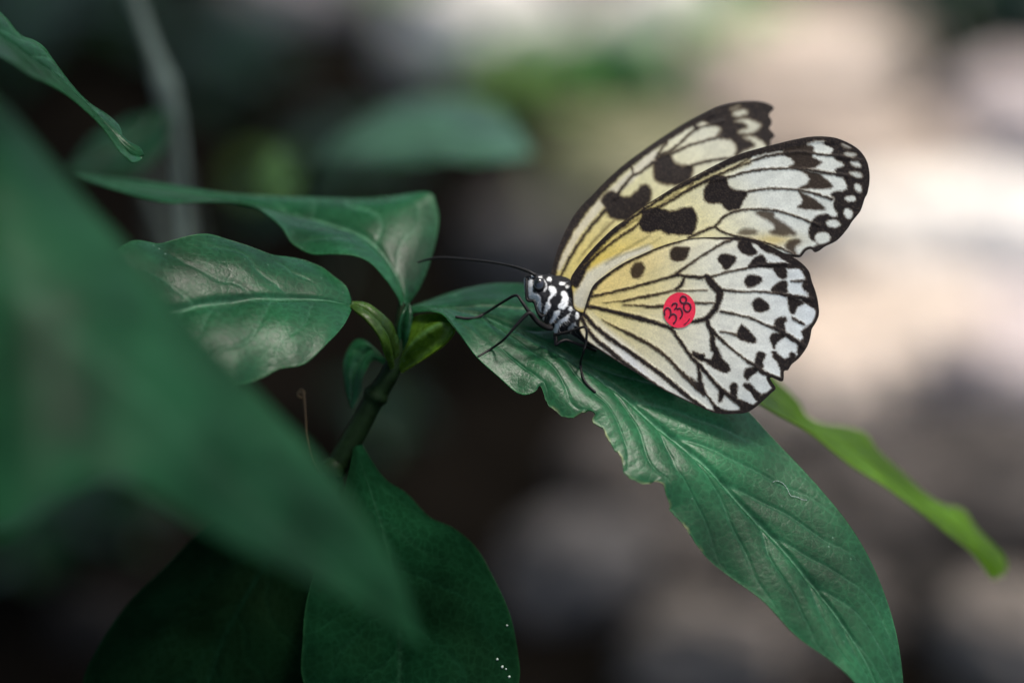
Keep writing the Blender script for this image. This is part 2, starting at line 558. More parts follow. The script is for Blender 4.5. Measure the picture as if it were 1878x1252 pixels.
def leaf(mid, left, right, parent, nl=150, nw=60, up=(0, -0.3, 1), camber=1.2, wave=0.8, nveins=9, vein_depth=0.28,
         slant=0.20, base=GREEN, rib=True, rib_w=0.028, vein_col=0.35, edge_tan=None, seed=0.0, mats=None, fold=0.0, name='leaf', th=0.26, ripple=0.0, spots=0):
    """A blade between two edges and a midrib, all (px, py, dz mm); two skins 0.3 mm apart."""
    M, L, R = spline(mid, nl), spline(left, nl), spline(right, nl)
    if edge_tan is not None:                              # ragged bite marks along one edge
        tt = np.linspace(0, 1, nl)
        inz = np.clip((tt - edge_tan[0]) / .03, 0, 1) * np.clip((edge_tan[1] - tt) / .05, 0, 1)
        for q, f0 in ((0, 0.), (1, 50.)):
            L[:, q] += inz * np.array([4.5 * noise.noise((x * 55, f0, 1.0)) + 3.0 * noise.noise((x * 140, f0, 4.0)) for x in tt])
    Mw, Lw, Rw = P(*M.T), P(*L.T), P(*R.T)
    t = np.linspace(0, 1, nl)[:, None]
    u = np.linspace(-1, 1, 2 * nw + 1)
    u = np.sign(u) * np.abs(u) ** 0.85
    u = u[None, :]
    w = np.abs(u)
    def calm(c):                                          # the edge without its nicks
        q = c.copy()
        for _ in range(nl // 5):
            q[1:-1] = (q[:-2] + 2 * q[1:-1] + q[2:]) / 4
        return q
    side = np.where(u[..., None] < 0, Lw[:, None, :], Rw[:, None, :])
    even = np.where(u[..., None] < 0, calm(Lw)[:, None, :], calm(Rw)[:, None, :])
    B = Mw[:, None, :] * (1 - w[..., None]) + even * w[..., None] + (side - even) * (w[..., None] ** 5)

    def normals(B):
        du = np.gradient(B, axis=1)
        dt = np.gradient(B, axis=0)
        n = np.cross(du, dt)
        ln = np.linalg.norm(n, axis=2, keepdims=True)
        n = n / np.maximum(ln, 1e-12)
        return n
    n0 = normals(B)
    # one steady direction per cross-section keeps the tip and base calm
    nm = n0.mean(axis=1)
    for _ in range(6):
        nm = (np.vstack([nm[:1], nm[:-1]]) + nm * 2 + np.vstack([nm[1:], nm[-1:]])) / 4
    nm /= np.linalg.norm(nm, axis=1)[:, None] + 1e-9
    sgn = 1.0 if (nm[nl // 3: 2 * nl // 3].mean(axis=0) @ np.array(up)) > 0 else -1.0
    nm = nm * sgn
    width = np.linalg.norm(Rw - Lw, axis=1)[:, None] * 1000
    wid = np.clip(width / (width.max() + 1e-9), 0.05, 1)
    jit = 0.55 * vnoise(t * 7 + 0 * u, np.sign(u) * 3 + 0 * t, 11.0 + seed) + 0.18 * vnoise(t * 5 + 0 * u, u * 4 + 0 * t, 5.0 + seed)
    f = (t * nveins - w * slant * nveins + (u < 0) * 0.4 + jit)
    fr = f - np.floor(f) - 0.5
    vm = np.exp(-(fr / 0.06) ** 2) * np.clip(1 - w ** 3, 0, 1) * (t - w * slant > 0.02)
    soft = np.cos(fr * 2 * np.pi)                       # -1 between veins, 1 on the vein
    ribm = np.exp(-(w / rib_w) ** 2)
    ruf = vnoise(t * 9 + 0 * u, u * 1.6 + 0 * t, 3.1 + seed)
    ruf2 = vnoise(t * 3.3 + 0 * u, u * 0.9 + 0 * t, 7.7 + seed)
    lift = (camber * (np.sin(np.pi * np.clip(w, 0, 1) * 0.9)) * wid
            - vein_depth * (0.55 * vm + 0.45 * (soft * 0.5 + 0.5) * (1 - w ** 2)) * wid
            - (0.7 * np.exp(-(w / (rib_w * 2.2)) ** 2)) * (1 if rib else 0) * wid
            + wave * (ruf * (0.25 + 0.75 * w ** 2) + 0.8 * ruf2) * wid
            + ripple * np.sin(t * 46 + u * 2 + seed) * w ** 3)
    B = B + nm[:, None, :] * (lift[..., None] * 0.001)
    n1 = normals(B) * sgn
    # colour
    tone = 1 + 0.35 * ruf2 + 0.18 * ruf
    col = base[None, None, :] * tone[..., None]
    k = np.clip(vm * vein_col * 0.5 + (0.85 * ribm * vein_col * 2 if rib else 0), 0, 1)[..., None]
    col = col * (1 - k) + VEINC * k
    em = np.clip((w - 0.965) / 0.035, 0, 1)[..., None] * 0.5 + 0 * t[..., None]
    col = col * (1 - em) + base * np.array([3.2, 2.2, 2.0]) * em
    if edge_tan is not None:                              # chewed, dried margin
        lo, hi, sd = edge_tan
        e = 0.55 * np.clip((w - 0.955) / 0.04, 0, 1) * ((t > lo) & (t < hi)) * ((u < 0) if sd < 0 else (u > 0))
        e = e * np.clip(0.15 + 2.2 * vnoise(t * 40 + 0 * u, u * 2 + 0 * t, 1.7), 0, 1)
        col = col * (1 - e[..., None]) + np.array([0.24, 0.22, 0.11]) * e[..., None]
    nu = 2 * nw + 1
    col = np.clip(col, 0.002, 1)
    hv = (n1 * (th * 0.0005)).reshape(-1, 3)
    V = np.vstack([B.reshape(-1, 3) + hv, B.reshape(-1, 3) - hv])
    C = np.vstack([col.reshape(-1, 3)] * 2)
    ii, jj = np.meshgrid(np.arange(nl - 1), np.arange(nu - 1), indexing='ij')
    a = (ii * nu + jj).ravel()
    q = np.stack([a, a + 1, a + nu + 1, a + nu], 1)
    if sgn < 0:
        q = q[:, ::-1]
    off = nl * nu
    rim = []
    for i in range(nl - 1):
        rim.append((i * nu, (i + 1) * nu, (i + 1) * nu + off, i * nu + off))
        rim.append((i * nu + nu - 1, i * nu + nu - 1 + off, (i + 1) * nu + nu - 1 + off, (i + 1) * nu + nu - 1))
    for j in range(nu - 1):
        e = (nl - 1) * nu + j
        rim.append((e, e + off, e + 1 + off, e + 1))
        rim.append((j, j + 1, j + 1 + off, j + off))
    F = np.vstack([q, q[:, ::-1] + off, np.array(rim)])
    mi = np.concatenate([np.zeros(len(q)), np.ones(len(q)), np.zeros(len(rim))]).astype(np.int32)
    o = mesh_obj(name, V, F, mats or [TOPM, UNDM], parent, col=C, mat_idx=mi)
    return o, (M, L, R, B)


def stalk(name, pts, radii, parent, mat, n=40, seg=10):
    V, F = px_tube(pts, radii, n, seg)
    return mesh_obj(name, V, F, mat, parent)


# ------------------------------------------------------------------ the plant that carries the butterfly
foot = ground_at(560, 1290)
host_foot = P(600, 900, 14)
host = thing('leafy_plant', (float(host_foot[0]), float(host_foot[1]), 0.0),
             'dark green broad-leaved plant whose longest leaf carries the butterfly', 'plant')

# stem from soil to growing tip
down = host_foot.copy()
stem_pts = [P(737, 556, 12), P(733, 600, 11), P(728, 650, 10), P(712, 690, 10), P(686, 732, 11), P(655, 790, 12), P(622, 850, 13), P(600, 900, 14)]
low = [np.array([host_foot[0] - 0.004, host_foot[1] + 0.002, z]) for z in (0.27, 0.2, 0.12, 0.05, -0.01)]
path = spline(np.array(stem_pts + low), 90)
_s = np.linspace(0, 1, 90)
rad = np.interp(_s, [0, .06, .16, .22, .3, 1], [.0008, .0011, .0015, .0018, .0021, .0030])
rad = rad * (1 + 0.10 * np.exp(-((_s - 0.18) / 0.03) ** 2) + 0.3 * np.exp(-((_s - 0.42) / 0.02) ** 2))
V, F = tube(path, rad, 12)
mesh_obj('stem', V, F, DARKSTEM, host)

# long leaf under the butterfly
A_mid = [(748, 572, 11), (766, 565, 10.5), (790, 563, 10), (828, 566, 9), (885, 577, 8), (943, 602, 5.5), (987, 625, 4), (1019, 641, 3), (1067, 672, 2), (1130, 717, 1),
         (1183, 765, 0), (1240, 813, -1), (1298, 861, -2), (1356, 924, -3), (1409, 977, -4), (1471, 1049, -5.5), (1529, 1121, -7), (1577, 1193, -8.5), (1610, 1260, -9.5), (1650, 1345, -11)]
A_near = [(749, 577, 10), (768, 572, 8), (790, 570, 6), (812, 576, 4), (826, 592, 2), (840, 610, 1), (873, 657, -1), (917, 695, -3), (944, 717, -4), (962, 723, -4.5), (980, 718, -4), (991, 706, -3), (1003, 736, -4), (1013, 751, -4.5), (1045, 767, -5),
          (1070, 756, -4.5), (1090, 758, -4.5), (1086, 775, -5), (1106, 791, -5.5), (1119, 818, -6.5), (1136, 843, -7.5), (1146, 874, -9), (1168, 887, -9), (1205, 886, -8), (1219, 896, -8),
          (1226, 933, -8), (1250, 962, -8.5), (1293, 1020, -9), (1341, 1059, -9.5), (1399, 1103, -10.5), (1457, 1164, -11.5), (1524, 1212, -12), (1567, 1252, -12.5), (1648, 1345, -12)]
A_far = [(747, 568, 12), (756, 562, 14), (792, 549, 16), (850, 531, 18), (905, 521, 20), (960, 521, 20), (1020, 532, 19), (1100, 566, 17), (1180, 612, 14), (1250, 660, 12), (1310, 706, 10.5),
         (1370, 757, 9), (1418, 809, 8), (1471, 866, 6.5), (1510, 910, 5), (1553, 962, 3.5), (1591, 1020, 2), (1620, 1083, 0), (1640, 1150, -2), (1652, 1227, -5), (1656, 1290, -8), (1652, 1345, -10)]
leafA, A_data = leaf(A_mid, A_near, A_far, host, nl=300, nw=80, camber=0.9, wave=1.0, nveins=10, vein_depth=0.5, slant=0.26, edge_tan=(0.24, 0.62, -1), seed=1.0, rib_w=0.019, vein_col=0.36)
leaf([(728, 676, 9), (746, 640, 6), (776, 610, 4), (806, 592, 4), (826, 590, 5)],
     [(735, 684, 9), (768, 664, 7), (806, 638, 5), (830, 614, 4), (834, 600, 4)],
     [(724, 668, 11), (738, 618, 10), (752, 586, 10), (780, 574, 9), (815, 574, 8)],
     host, nl=50, nw=14, camber=-1.4, wave=0.3, nveins=4, vein_depth=0.1, base=np.array([0.032, 0.070, 0.006]), seed=1.5, mats=[TOPM, TOPM], name='leaf_stalk', th=0.5, vein_col=0.1)
leafA['label'] = 'long chewed leaf under the butterfly'


def leafA_dz(px, py, data=None):
    B = (data or A_data)[3]
    v = B - CAM
    d = v @ FWD
    x = (v @ RIGHT) / d / 0.36 * PXW + 939
    y = 626 - (v @ UPV) / d / 0.36 * PXW
    k = np.argmin((x - px) ** 2 + (y - py) ** 2)
    return float((d.ravel()[k] - FOCUS) * 1000)


# leaf behind, its far half standing up behind the antenna
leaf([(741, 556, 12), (738, 530, 13), (714, 484, 15), (686, 449, 17), (647, 424, 19), (588, 404, 22), (520, 388, 25), (440, 371, 28), (330, 350, 32), (230, 334, 36), (140, 322, 40)],
     [(735, 560, 11), (726, 540, 10), (704, 509, 9), (678, 483, 9), (648, 472, 9), (610, 472, 9), (573, 470, 10), (536, 449, 12), (517, 420, 14), (491, 397, 17), (453, 378, 20), (368, 371, 22), (300, 372, 24), (220, 352, 29), (140, 324, 38)],
     [(747, 560, 13), (771, 524, 16), (793, 464, 21), (804, 408, 26), (798, 374, 29), (786, 357, 30), (722, 361, 31), (610, 366, 31), (517, 363, 32), (438, 361, 34), (349, 348, 37), (256, 333, 40), (140, 320, 42)],
     host, camber=1.1, wave=0.7, nveins=8, slant=0.25, seed=2.0, rib_w=0.03, vein_col=0.5)

# leaf at left, tip behind the near leaf
leaf([(644, 560, 5), (590, 548, 1), (536, 546, -2), (461, 548, -6), (386, 557, -10), (300, 572, -15), (210, 590, -20), (120, 612, -26)],
     [(643, 550, 6), (634, 527, 7), (610, 508, 8), (588, 490, 8), (558, 477, 8), (528, 473, 7), (498, 470, 5), (461, 455, 4), (424, 440, 3), (386, 431, 2), (349, 434, 0), (312, 444, -2), (289, 449, -4), (237, 446, -8), (180, 500, -15), (120, 606, -25)],
     [(645, 566, 4), (629, 598, -2), (603, 628, -7), (573, 658, -11), (547, 673, -13), (510, 681, -14), (480, 695, -16), (424, 712, -19), (350, 716, -22), (270, 700, -24), (190, 660, -26), (120, 618, -27)],
     host, camber=1.6, wave=1.1, nveins=6, seed=3.0, slant=0.3, vein_col=0.3)
o, _ = leaf([(722, 672, 9), (716, 640, 7), (704, 608, 5), (684, 584, 4), (662, 568, 4.5), (644, 560, 5)],
            [(714, 676, 8), (700, 640, 3), (688, 612, 1), (668, 588, 1), (652, 574, 2), (643, 564, 4)],
            [(728, 668, 10), (728, 632, 9), (716, 600, 8), (694, 576, 7), (668, 560, 7), (645, 556, 6)],
            host, nl=40, nw=10, camber=1.2, wave=0.2, nveins=3, vein_depth=0.1, base=np.array([0.018, 0.040, 0.006]), mats=[TOPM, TOPM], name='leaf_stalk', th=0.6)

# narrow young leaf hanging behind the stalks
leaf([(712, 668, 13), (680, 640, 15), (654, 676, 15), (648, 712, 14), (644, 748, 13)],
     [(710, 660, 13), (660, 622, 17), (632, 660, 16), (634, 706, 15), (643, 747, 13)],
     [(713, 674, 13), (684, 660, 15), (667, 690, 14), (662, 720, 13), (646, 749, 13)],
     host, nl=50, nw=16, camber=0.8, wave=0.3, nveins=4, seed=4.0, base=GREEN * 0.8)

# tip bud
leaf([(735, 640, 10), (737, 600, 9), (741, 575, 9), (750, 556, 10)], [(728, 640, 9), (729, 600, 8), (736, 574, 8), (749, 556, 10)], [(744, 640, 9), (752, 604, 8), (756, 578, 9), (751, 556, 10)],
     host, nl=36, nw=10, camber=0.8, wave=0.1, nveins=2, vein_depth=0.05, seed=4.6, base=GREEN * 0.7, name='bud')

# leaf hanging below the stem, base darkened to stand in for shade
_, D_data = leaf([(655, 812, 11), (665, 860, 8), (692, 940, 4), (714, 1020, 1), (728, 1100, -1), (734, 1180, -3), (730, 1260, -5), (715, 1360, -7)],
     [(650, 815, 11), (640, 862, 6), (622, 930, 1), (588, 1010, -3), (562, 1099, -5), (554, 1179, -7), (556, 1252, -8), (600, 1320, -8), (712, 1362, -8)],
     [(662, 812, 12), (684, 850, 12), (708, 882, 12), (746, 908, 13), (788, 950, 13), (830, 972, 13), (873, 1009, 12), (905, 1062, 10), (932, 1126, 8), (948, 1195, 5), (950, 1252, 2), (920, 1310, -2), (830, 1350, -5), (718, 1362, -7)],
     host, up=(0, -1, 0.6), camber=2.2, wave=1.4, nveins=6, seed=5.0, slant=0.22, base=GREEN * 0.25, vein_col=0.02, vein_depth=0.4, mats=[SHADET, SHADEU])
# darkest leaf in the lower left, shade put into its base colour
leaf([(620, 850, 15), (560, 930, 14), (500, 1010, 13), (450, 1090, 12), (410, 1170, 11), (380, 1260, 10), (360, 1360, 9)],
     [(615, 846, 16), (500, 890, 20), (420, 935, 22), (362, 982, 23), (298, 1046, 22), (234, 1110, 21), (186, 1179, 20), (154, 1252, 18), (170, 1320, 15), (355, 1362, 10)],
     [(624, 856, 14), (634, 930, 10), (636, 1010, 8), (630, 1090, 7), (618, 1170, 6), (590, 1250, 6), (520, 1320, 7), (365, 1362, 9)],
     host, up=(0, -1, 0.6), camber=1.6, wave=0.9, nveins=6, seed=6.0, base=GREEN * 0.16, vein_col=0.008, mats=[SHADET, SHADEU])

# dried tendril
V, F = px_tube([(546, 722, 10), (552, 714, 10), (558, 722, 10), (551, 729, 9), (546, 722, 9), (556, 722, 9), (559, 745, 9), (561, 770, 9), (563, 800, 9), (575, 850, 10), (602, 888, 13)],
               [2.4, 3.2, 3.0, 2.6, 2.0, 1.6, 1.3, 1.2, 1.2, 1.2, 1.4], 80, 8)
mesh_obj('tendril', V, F, plain_mat('dry_brown', (0.07, 0.04, 0.012), rough=0.7, nscale=900), host)

# ------------------------------------------------------------------ plant leaning in from the left: near blurred leaf and curled leaf
side_foot = P(-420, 700, -90)
sidep = thing('leafy_plant', (float(side_foot[0]), float(side_foot[1]), 0.0),
              'near plant reaching in from the left with one huge blurred leaf and one curled leaf', 'plant')
sp = spline(np.array([P(-260, -120, -40), P(-300, 60, -60), P(-350, 260, -75), P(-400, 560, -88), side_foot] + [np.array([side_foot[0] - .005, side_foot[1], z]) for z in (.27, .15, -.01)]), 70)
V, F = tube(sp, np.linspace(.0016, .0032, 70), 12)
mesh_obj('stem', V, F, DARKSTEM, sidep)
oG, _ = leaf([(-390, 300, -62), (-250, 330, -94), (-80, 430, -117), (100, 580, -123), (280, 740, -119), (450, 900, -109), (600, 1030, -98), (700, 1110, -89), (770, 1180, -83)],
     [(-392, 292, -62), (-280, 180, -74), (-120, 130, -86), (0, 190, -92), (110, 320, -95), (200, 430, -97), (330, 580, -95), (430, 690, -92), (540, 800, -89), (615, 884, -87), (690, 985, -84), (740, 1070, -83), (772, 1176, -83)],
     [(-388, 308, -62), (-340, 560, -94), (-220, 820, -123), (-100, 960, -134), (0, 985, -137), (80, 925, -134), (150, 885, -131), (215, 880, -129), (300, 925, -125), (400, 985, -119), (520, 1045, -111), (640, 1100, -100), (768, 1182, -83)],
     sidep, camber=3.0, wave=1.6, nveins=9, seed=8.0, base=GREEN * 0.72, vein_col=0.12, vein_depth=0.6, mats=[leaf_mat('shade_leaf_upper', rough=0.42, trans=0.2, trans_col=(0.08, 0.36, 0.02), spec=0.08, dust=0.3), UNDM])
oG['label'] = 'huge blurred leaf closest to the viewer'
stalk('leaf_stalk', [(-388, 300, -63), (-372, 380, -78), (-362, 450, -84)], [10, 12, 14], sidep, STEMM, 16)
leaf([(-230, -40, -30), (-120, -10, -22), (0, 62, -14), (50, 98, -10), (100, 134, -6), (140, 172, -4), (180, 212, -2), (212, 250, -2), (236, 280, -3), (256, 288, -4)],
     [(-228, -48, -30), (-120, -70, -18), (0, 30, -8), (30, 64, -6), (58, 74, -4), (80, 90, -2), (100, 118, -1), (128, 156, 0), (150, 182, 1), (192, 208, 2), (217, 230, 1), (228, 255, -1), (256, 271, -2), (264, 285, -4)],
     [(-232, -32, -30), (-130, 40, -34), (0, 104, -30), (48, 136, -26), (90, 158, -20), (128, 180, -14), (166, 212, -10), (192, 240, -8), (217, 278, -8), (231, 291, -8), (243, 300, -7), (257, 295, -5), (262, 290, -4)],
     sidep, camber=0.9, wave=0.5, nveins=8, seed=9.0, vein_col=0.3)
stalk('leaf_stalk', [(-228, -40, -30), (-262, -60, -38), (-275, -60, -42)], [9, 10, 12], sidep, STEMM, 16)

# ------------------------------------------------------------------ plant behind the butterfly: one narrow bright leaf shows
rf = P(1605, 1250, 34)
rp = thing('narrow_leaved_plant', (float(rf[0]), float(rf[1]), 0.0), 'plant behind the butterfly with one narrow bright green drooping leaf', 'plant')
rs = spline(np.array([P(1250, 565, 44), P(1290, 680, 44), P(1360, 830, 44), P(1450, 980, 42), P(1540, 1130, 38), rf, np.array([rf[0] + .02, rf[1] - .01, .13]), np.array([rf[0] + .02, rf[1] - .01, -.01])]), 60)
V, F = tube(rs, np.linspace(.0012, .0025, 60), 10)
mesh_obj('stem', V, F, DARKSTEM, rp)
leaf([(1250, 575, 44), (1300, 610, 40), (1360, 668, 36), (1412, 718, 34), (1452, 756, 34), (1486, 786, 35), (1540, 808, 37), (1600, 848, 39), (1672, 902, 42), (1742, 955, 45), (1800, 1008, 47), (1832, 1052, 49)],
     [(1252, 570, 45), (1310, 590, 46), (1372, 640, 44), (1424, 697, 42), (1462, 736, 42), (1486, 772, 44), (1553, 786, 48), (1587, 798, 50), (1611, 828, 50), (1673, 881, 52), (1721, 919, 54), (1765, 934, 56), (1789, 967, 55), (1828, 1006, 53), (1846, 1035, 51), (1838, 1058, 50)],
     [(1248, 580, 43), (1290, 650, 32), (1350, 710, 28), (1404, 748, 26), (1434, 766, 26), (1488, 798, 28), (1534, 833, 29), (1601, 881, 31), (1673, 930, 33), (1745, 982, 36), (1788, 1020, 40), (1817, 1058, 45), (1828, 1062, 49)],
     rp, up=(0.3, -0.8, 0.6), camber=0.7, wave=0.6, nveins=8, seed=10.0, base=np.array([0.042, 0.092, 0.003]), vein_col=0.3,
     mats=[leaf_mat('young_leaf_upper', rough=0.42, trans=0.35, trans_col=(0.36, 0.6, 0.008), spec=0.2, dust=0.3), leaf_mat('young_leaf_under', tint=(1.3, 1.2, 0.8), rough=0.5, trans=0.35, trans_col=(0.28, 0.5, 0.015), spec=0.1, dust=0.3)])

# ------------------------------------------------------------------ blurred plants between the butterfly and the rocks
wf = ground_at(372, 620)
woody = thing('woody_plant', (float(wf[0]), float(wf[1]), 0.0), 'pale jointed woody stem rising behind the leaves at upper left', 'plant')
wp = spline(np.array([P(215, -120, 130), P(240, -20, 128), P(275, 80, 126), P(306, 168, 124), P(318, 215, 124), P(330, 300, 126), P(343, 420, 130), P(358, 560, 150), np.array([wf[0] - .01, wf[1] - .03, .10]), np.array([wf[0], wf[1], -.01])]), 110)
ss = np.linspace(0, 1, 110)
dd = np.linalg.norm(wp - P(308, 178, 124), axis=1)
V, F = tube(wp, 0.0019 + 0.0006 * ss + 0.0019 * np.exp(-(dd / .006) ** 2), 14)
mesh_obj('stem', V, F, BARKM, woody)
# unseen foliage and branches, added and shaped to shade the left of the bed
def added_crown(parent):
    r = random.Random(5)
    V, F, C = [], [], []
    n = 0
    while n < 640:
        y = r.uniform(-.30, 1.3)
        xm = .03 if y < .25 else .18 - .36 * (y - .4)
        x = r.uniform(-.75, xm)
        z = r.uniform(.62, .90) if y < .25 else (r.uniform(.52, .88) if x < -.15 else r.uniform(.74, 1.0))
        n += 1
        a, L = r.uniform(0, 6.283), r.uniform(.07, .12)
        d = np.array([math.cos(a), math.sin(a), r.uniform(-.45, .1)])
        d /= np.linalg.norm(d)
        s = np.array([-math.sin(a), math.cos(a), r.uniform(-.3, .3)])
        o = len(V)
        for i in range(6):
            t = i / 5
            hw = L * .22 * math.sin(math.pi * min(1, t * .93 + .06)) ** .8
            c = np.array([x, y, z]) + d * L * t + np.array([0, 0, -.25 * L * t * t])
            for q in (-1, 0, 1):
                V.append(c + s * hw * q + np.array([0, 0, .2 * hw * abs(q)]))
        for i in range(5):
            for j in range(2):
                k = o + i * 3 + j
                F.append((k, k + 1, k + 4, k + 3))
        C += [GREEN * r.uniform(.6, 1.3)] * 18
    o = mesh_obj('added_crown', V, F, TOPM, parent, col=np.array(C))
    o['kind'] = 'stuff'
    tip = wp[0]
    for (bx, by, bz) in [(-.25, .55, .62), (-.10, .75, .70), (-.45, .85, .66), (-.30, 1.2, .72), (-.65, .6, .6)]:
        b = np.array([bx, by, bz])
        pth = spline(np.array([tip, tip + np.array([0, .03, .06]), tip * .5 + b * .5 + np.array([0, 0, .05]), b]), 24)
        V, F = tube(pth, np.linspace(.003, .0012, 24), 8)
        mesh_obj('added_branch', V, F, BARKM, parent)


added_crown(woody)
# a side shoot with two leaves from the joint, running back out of the picture
leaf([(312, 190, 124), (268, 235, 118), (225, 275, 112), (175, 300, 106), (120, 318, 100)],
     [(310, 186, 124), (262, 214, 124), (215, 236, 122), (165, 262, 114), (120, 314, 100)],
     [(314, 196, 124), (300, 270, 112), (260, 312, 104), (190, 328, 100), (121, 322, 100)],
     woody, nl=60, nw=20, camber=1.5, wave=0.8, nveins=5, seed=21.0, base=GREEN * 0.8)

midf = ground_at(760, 700)
midp = thing('leafy_plant', (float(midf[0]), float(midf[1]), 0.0), 'blurred plant behind the antenna with one broad arching grey green leaf', 'plant')
leaf([(585, 300, 175), (660, 272, 172), (740, 256, 168), (820, 250, 162), (900, 258, 156), (975, 285, 150)],
     [(583, 296, 175), (640, 234, 190), (720, 196, 198), (820, 178, 198), (920, 208, 186), (978, 281, 151)],
     [(586, 305, 174), (670, 308, 150), (750, 306, 144), (830, 296, 140), (910, 298, 140), (974, 289, 149)],
     midp, nl=80, nw=30, camber=2.2, wave=1.0, nveins=6, seed=22.0, base=np.array([0.030, 0.075, 0.046]))
ms = spline(np.array([P(583, 300, 175), P(560, 330, 190), P(575, 420, 230), P(620, 540, 290), np.array([midf[0] - .02, midf[1], .1]), np.array([midf[0], midf[1], -.01])]), 60)
V, F = tube(ms, np.linspace(.0012, .0026, 60), 10)
mesh_obj('stem', V, F, DARKSTEM, midp)
leaf([(565, 345, 192), (530, 350, 184), (495, 335, 178), (465, 320, 172)],
     [(563, 340, 192), (540, 310, 194), (505, 270, 192), (464, 318, 172)],
     [(566, 350, 192), (530, 380, 176), (490, 372, 172), (466, 324, 172)],
     midp, nl=40, nw=16, camber=1.2, wave=0.5, nveins=4, seed=23.0, base=np.array([0.03, 0.075, 0.010]))


def seedling(px, py, label, leaves, hgt, size, base, seed, spread=1.0):
    """Low plant rooted in the soil: a short stem and a rosette of blades."""
    g = ground_at(px, py)
    t = thing('seedling', (float(g[0]), float(g[1]), 0.0), label, 'plant')
    r = random.Random(seed)
    st = spline(np.array([[g[0], g[1], -.01], [g[0] + .004, g[1] - .003, hgt * .5], [g[0], g[1], hgt]]), 16)
    V, F = tube(st, np.linspace(.0022, .0012, 16), 8)
    mesh_obj('stem', V, F, STEMM, t)
    for k in range(leaves):
        a = k * 2.4 + r.uniform(-.4, .4)
        L = size * r.uniform(.75, 1.2)
        W = L * r.uniform(.2, .28)
        d = np.array([math.cos(a), math.sin(a), 0])
        s = np.array([-math.sin(a), math.cos(a), 0])
        z0 = hgt * r.uniform(.45, 1.0)
        nl, nu = 14, 5
        V, F = [], []
        rise = r.uniform(.15, .8)
        for i in range(nl):
            tt = i / (nl - 1)
            c = np.array([g[0], g[1], z0]) + d * L * spread * tt + np.array([0, 0, L * (rise * tt - 0.75 * rise * tt ** 2 - .12 * tt ** 3)])
            hw = W * math.sin(math.pi * min(1, tt * .93 + .07)) ** .8
            for j in range(nu):
                q = j / (nu - 1) * 2 - 1
                V.append(c + s * hw * q + np.array([0, 0, .25 * hw * abs(q)]))
        for i in range(nl - 1):
            for j in range(nu - 1):
                F.append((i * nu + j, i * nu + j + 1, (i + 1) * nu + j + 1, (i + 1) * nu + j))
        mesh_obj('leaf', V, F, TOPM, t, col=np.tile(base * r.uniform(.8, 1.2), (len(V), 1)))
    return t


seedling(1100, 185, 'small vivid green seedling between the cream and greenish rocks', 8, .03, .05, np.array([0.014, 0.07, 0.012]), 1)
seedling(1330, 150, 'soft green seedling left of the peach coloured rock', 12, .04, .05, np.array([0.11, 0.21, 0.08]), 2)
seedling(760, 60, 'olive seedling left of the cream rock at the top', 5, .04, .05, np.array([0.05, 0.09, 0.02]), 3)
seedling(960, 250, 'olive green seedling right of the arching grey green leaf', 7, .04, .05, np.array([0.05, 0.10, 0.015]), 4)
seedling(480, 400, 'yellow green seedling behind the back leaf of the host plant', 4, .02, .025, np.array([0.04, 0.09, 0.008]), 5)
seedling(1590, 650, 'olive seedling in the dark gap below the beige rock', 5, .02, .03, np.array([0.05, 0.07, 0.02]), 6)
seedling(700, 830, 'dim seedling right of the host plant stem', 5, .03, .03, GREEN * .25, 7)
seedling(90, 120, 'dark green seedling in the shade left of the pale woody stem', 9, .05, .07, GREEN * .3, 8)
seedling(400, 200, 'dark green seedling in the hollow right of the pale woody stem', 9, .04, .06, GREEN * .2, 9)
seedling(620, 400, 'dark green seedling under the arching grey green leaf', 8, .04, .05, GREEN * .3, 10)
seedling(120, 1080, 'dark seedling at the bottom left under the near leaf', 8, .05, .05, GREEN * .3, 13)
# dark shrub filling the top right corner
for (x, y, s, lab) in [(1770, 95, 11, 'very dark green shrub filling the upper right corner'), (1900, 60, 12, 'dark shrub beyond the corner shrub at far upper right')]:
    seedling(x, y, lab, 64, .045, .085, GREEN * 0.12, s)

# ------------------------------------------------------------------ the butterfly
MM = 0.36 * FOCUS / PXW * 1000       # millimetres per photo pixel in the plane of focus
ZO = {'A': (1000, 170, .15974), 'B': (1300, 170, .15974), 'C': (1000, 350, .15974), 'D': (1300, 350, .15974),
      'E': (1050, 500, .12780), 'F': (1270, 500, .12780), 'G': (1050, 620, .12780), 'H': (1270, 620, .12780),
      'X': (940, 470, .09585), 'Y': (940, 550, .09585), 'Q': (0, 0, 1.0)}


def z2p(k, pts):
    ox, oy, s = ZO[k]
    return [(ox + p[0] * s, oy + p[1] * s) + tuple(v * s for v in p[2:]) for p in pts]


def sd_poly(X, Y, poly):
    """Signed distance to a closed polygon, negative inside."""
    p = np.asarray(poly, float)
    q = np.roll(p, -1, axis=0)
    d = np.full(X.shape, 1e9)
    ins = np.zeros(X.shape, bool)
    for (x0, y0), (x1, y1) in zip(p, q):
        ex, ey = x1 - x0, y1 - y0
        wx, wy = X - x0, Y - y0
        h = np.clip((wx * ex + wy * ey) / (ex * ex + ey * ey + 1e-12), 0, 1)
        d = np.minimum(d, (wx - ex * h) ** 2 + (wy - ey * h) ** 2)
        c = (y0 > Y) != (y1 > Y)
        with np.errstate(divide='ignore', invalid='ignore'):
            xi = x0 + (Y - y0) * ex / (ey if ey != 0 else 1e-12)
        ins ^= c & (X < xi)
    d = np.sqrt(d)
    return np.where(ins, -d, d)


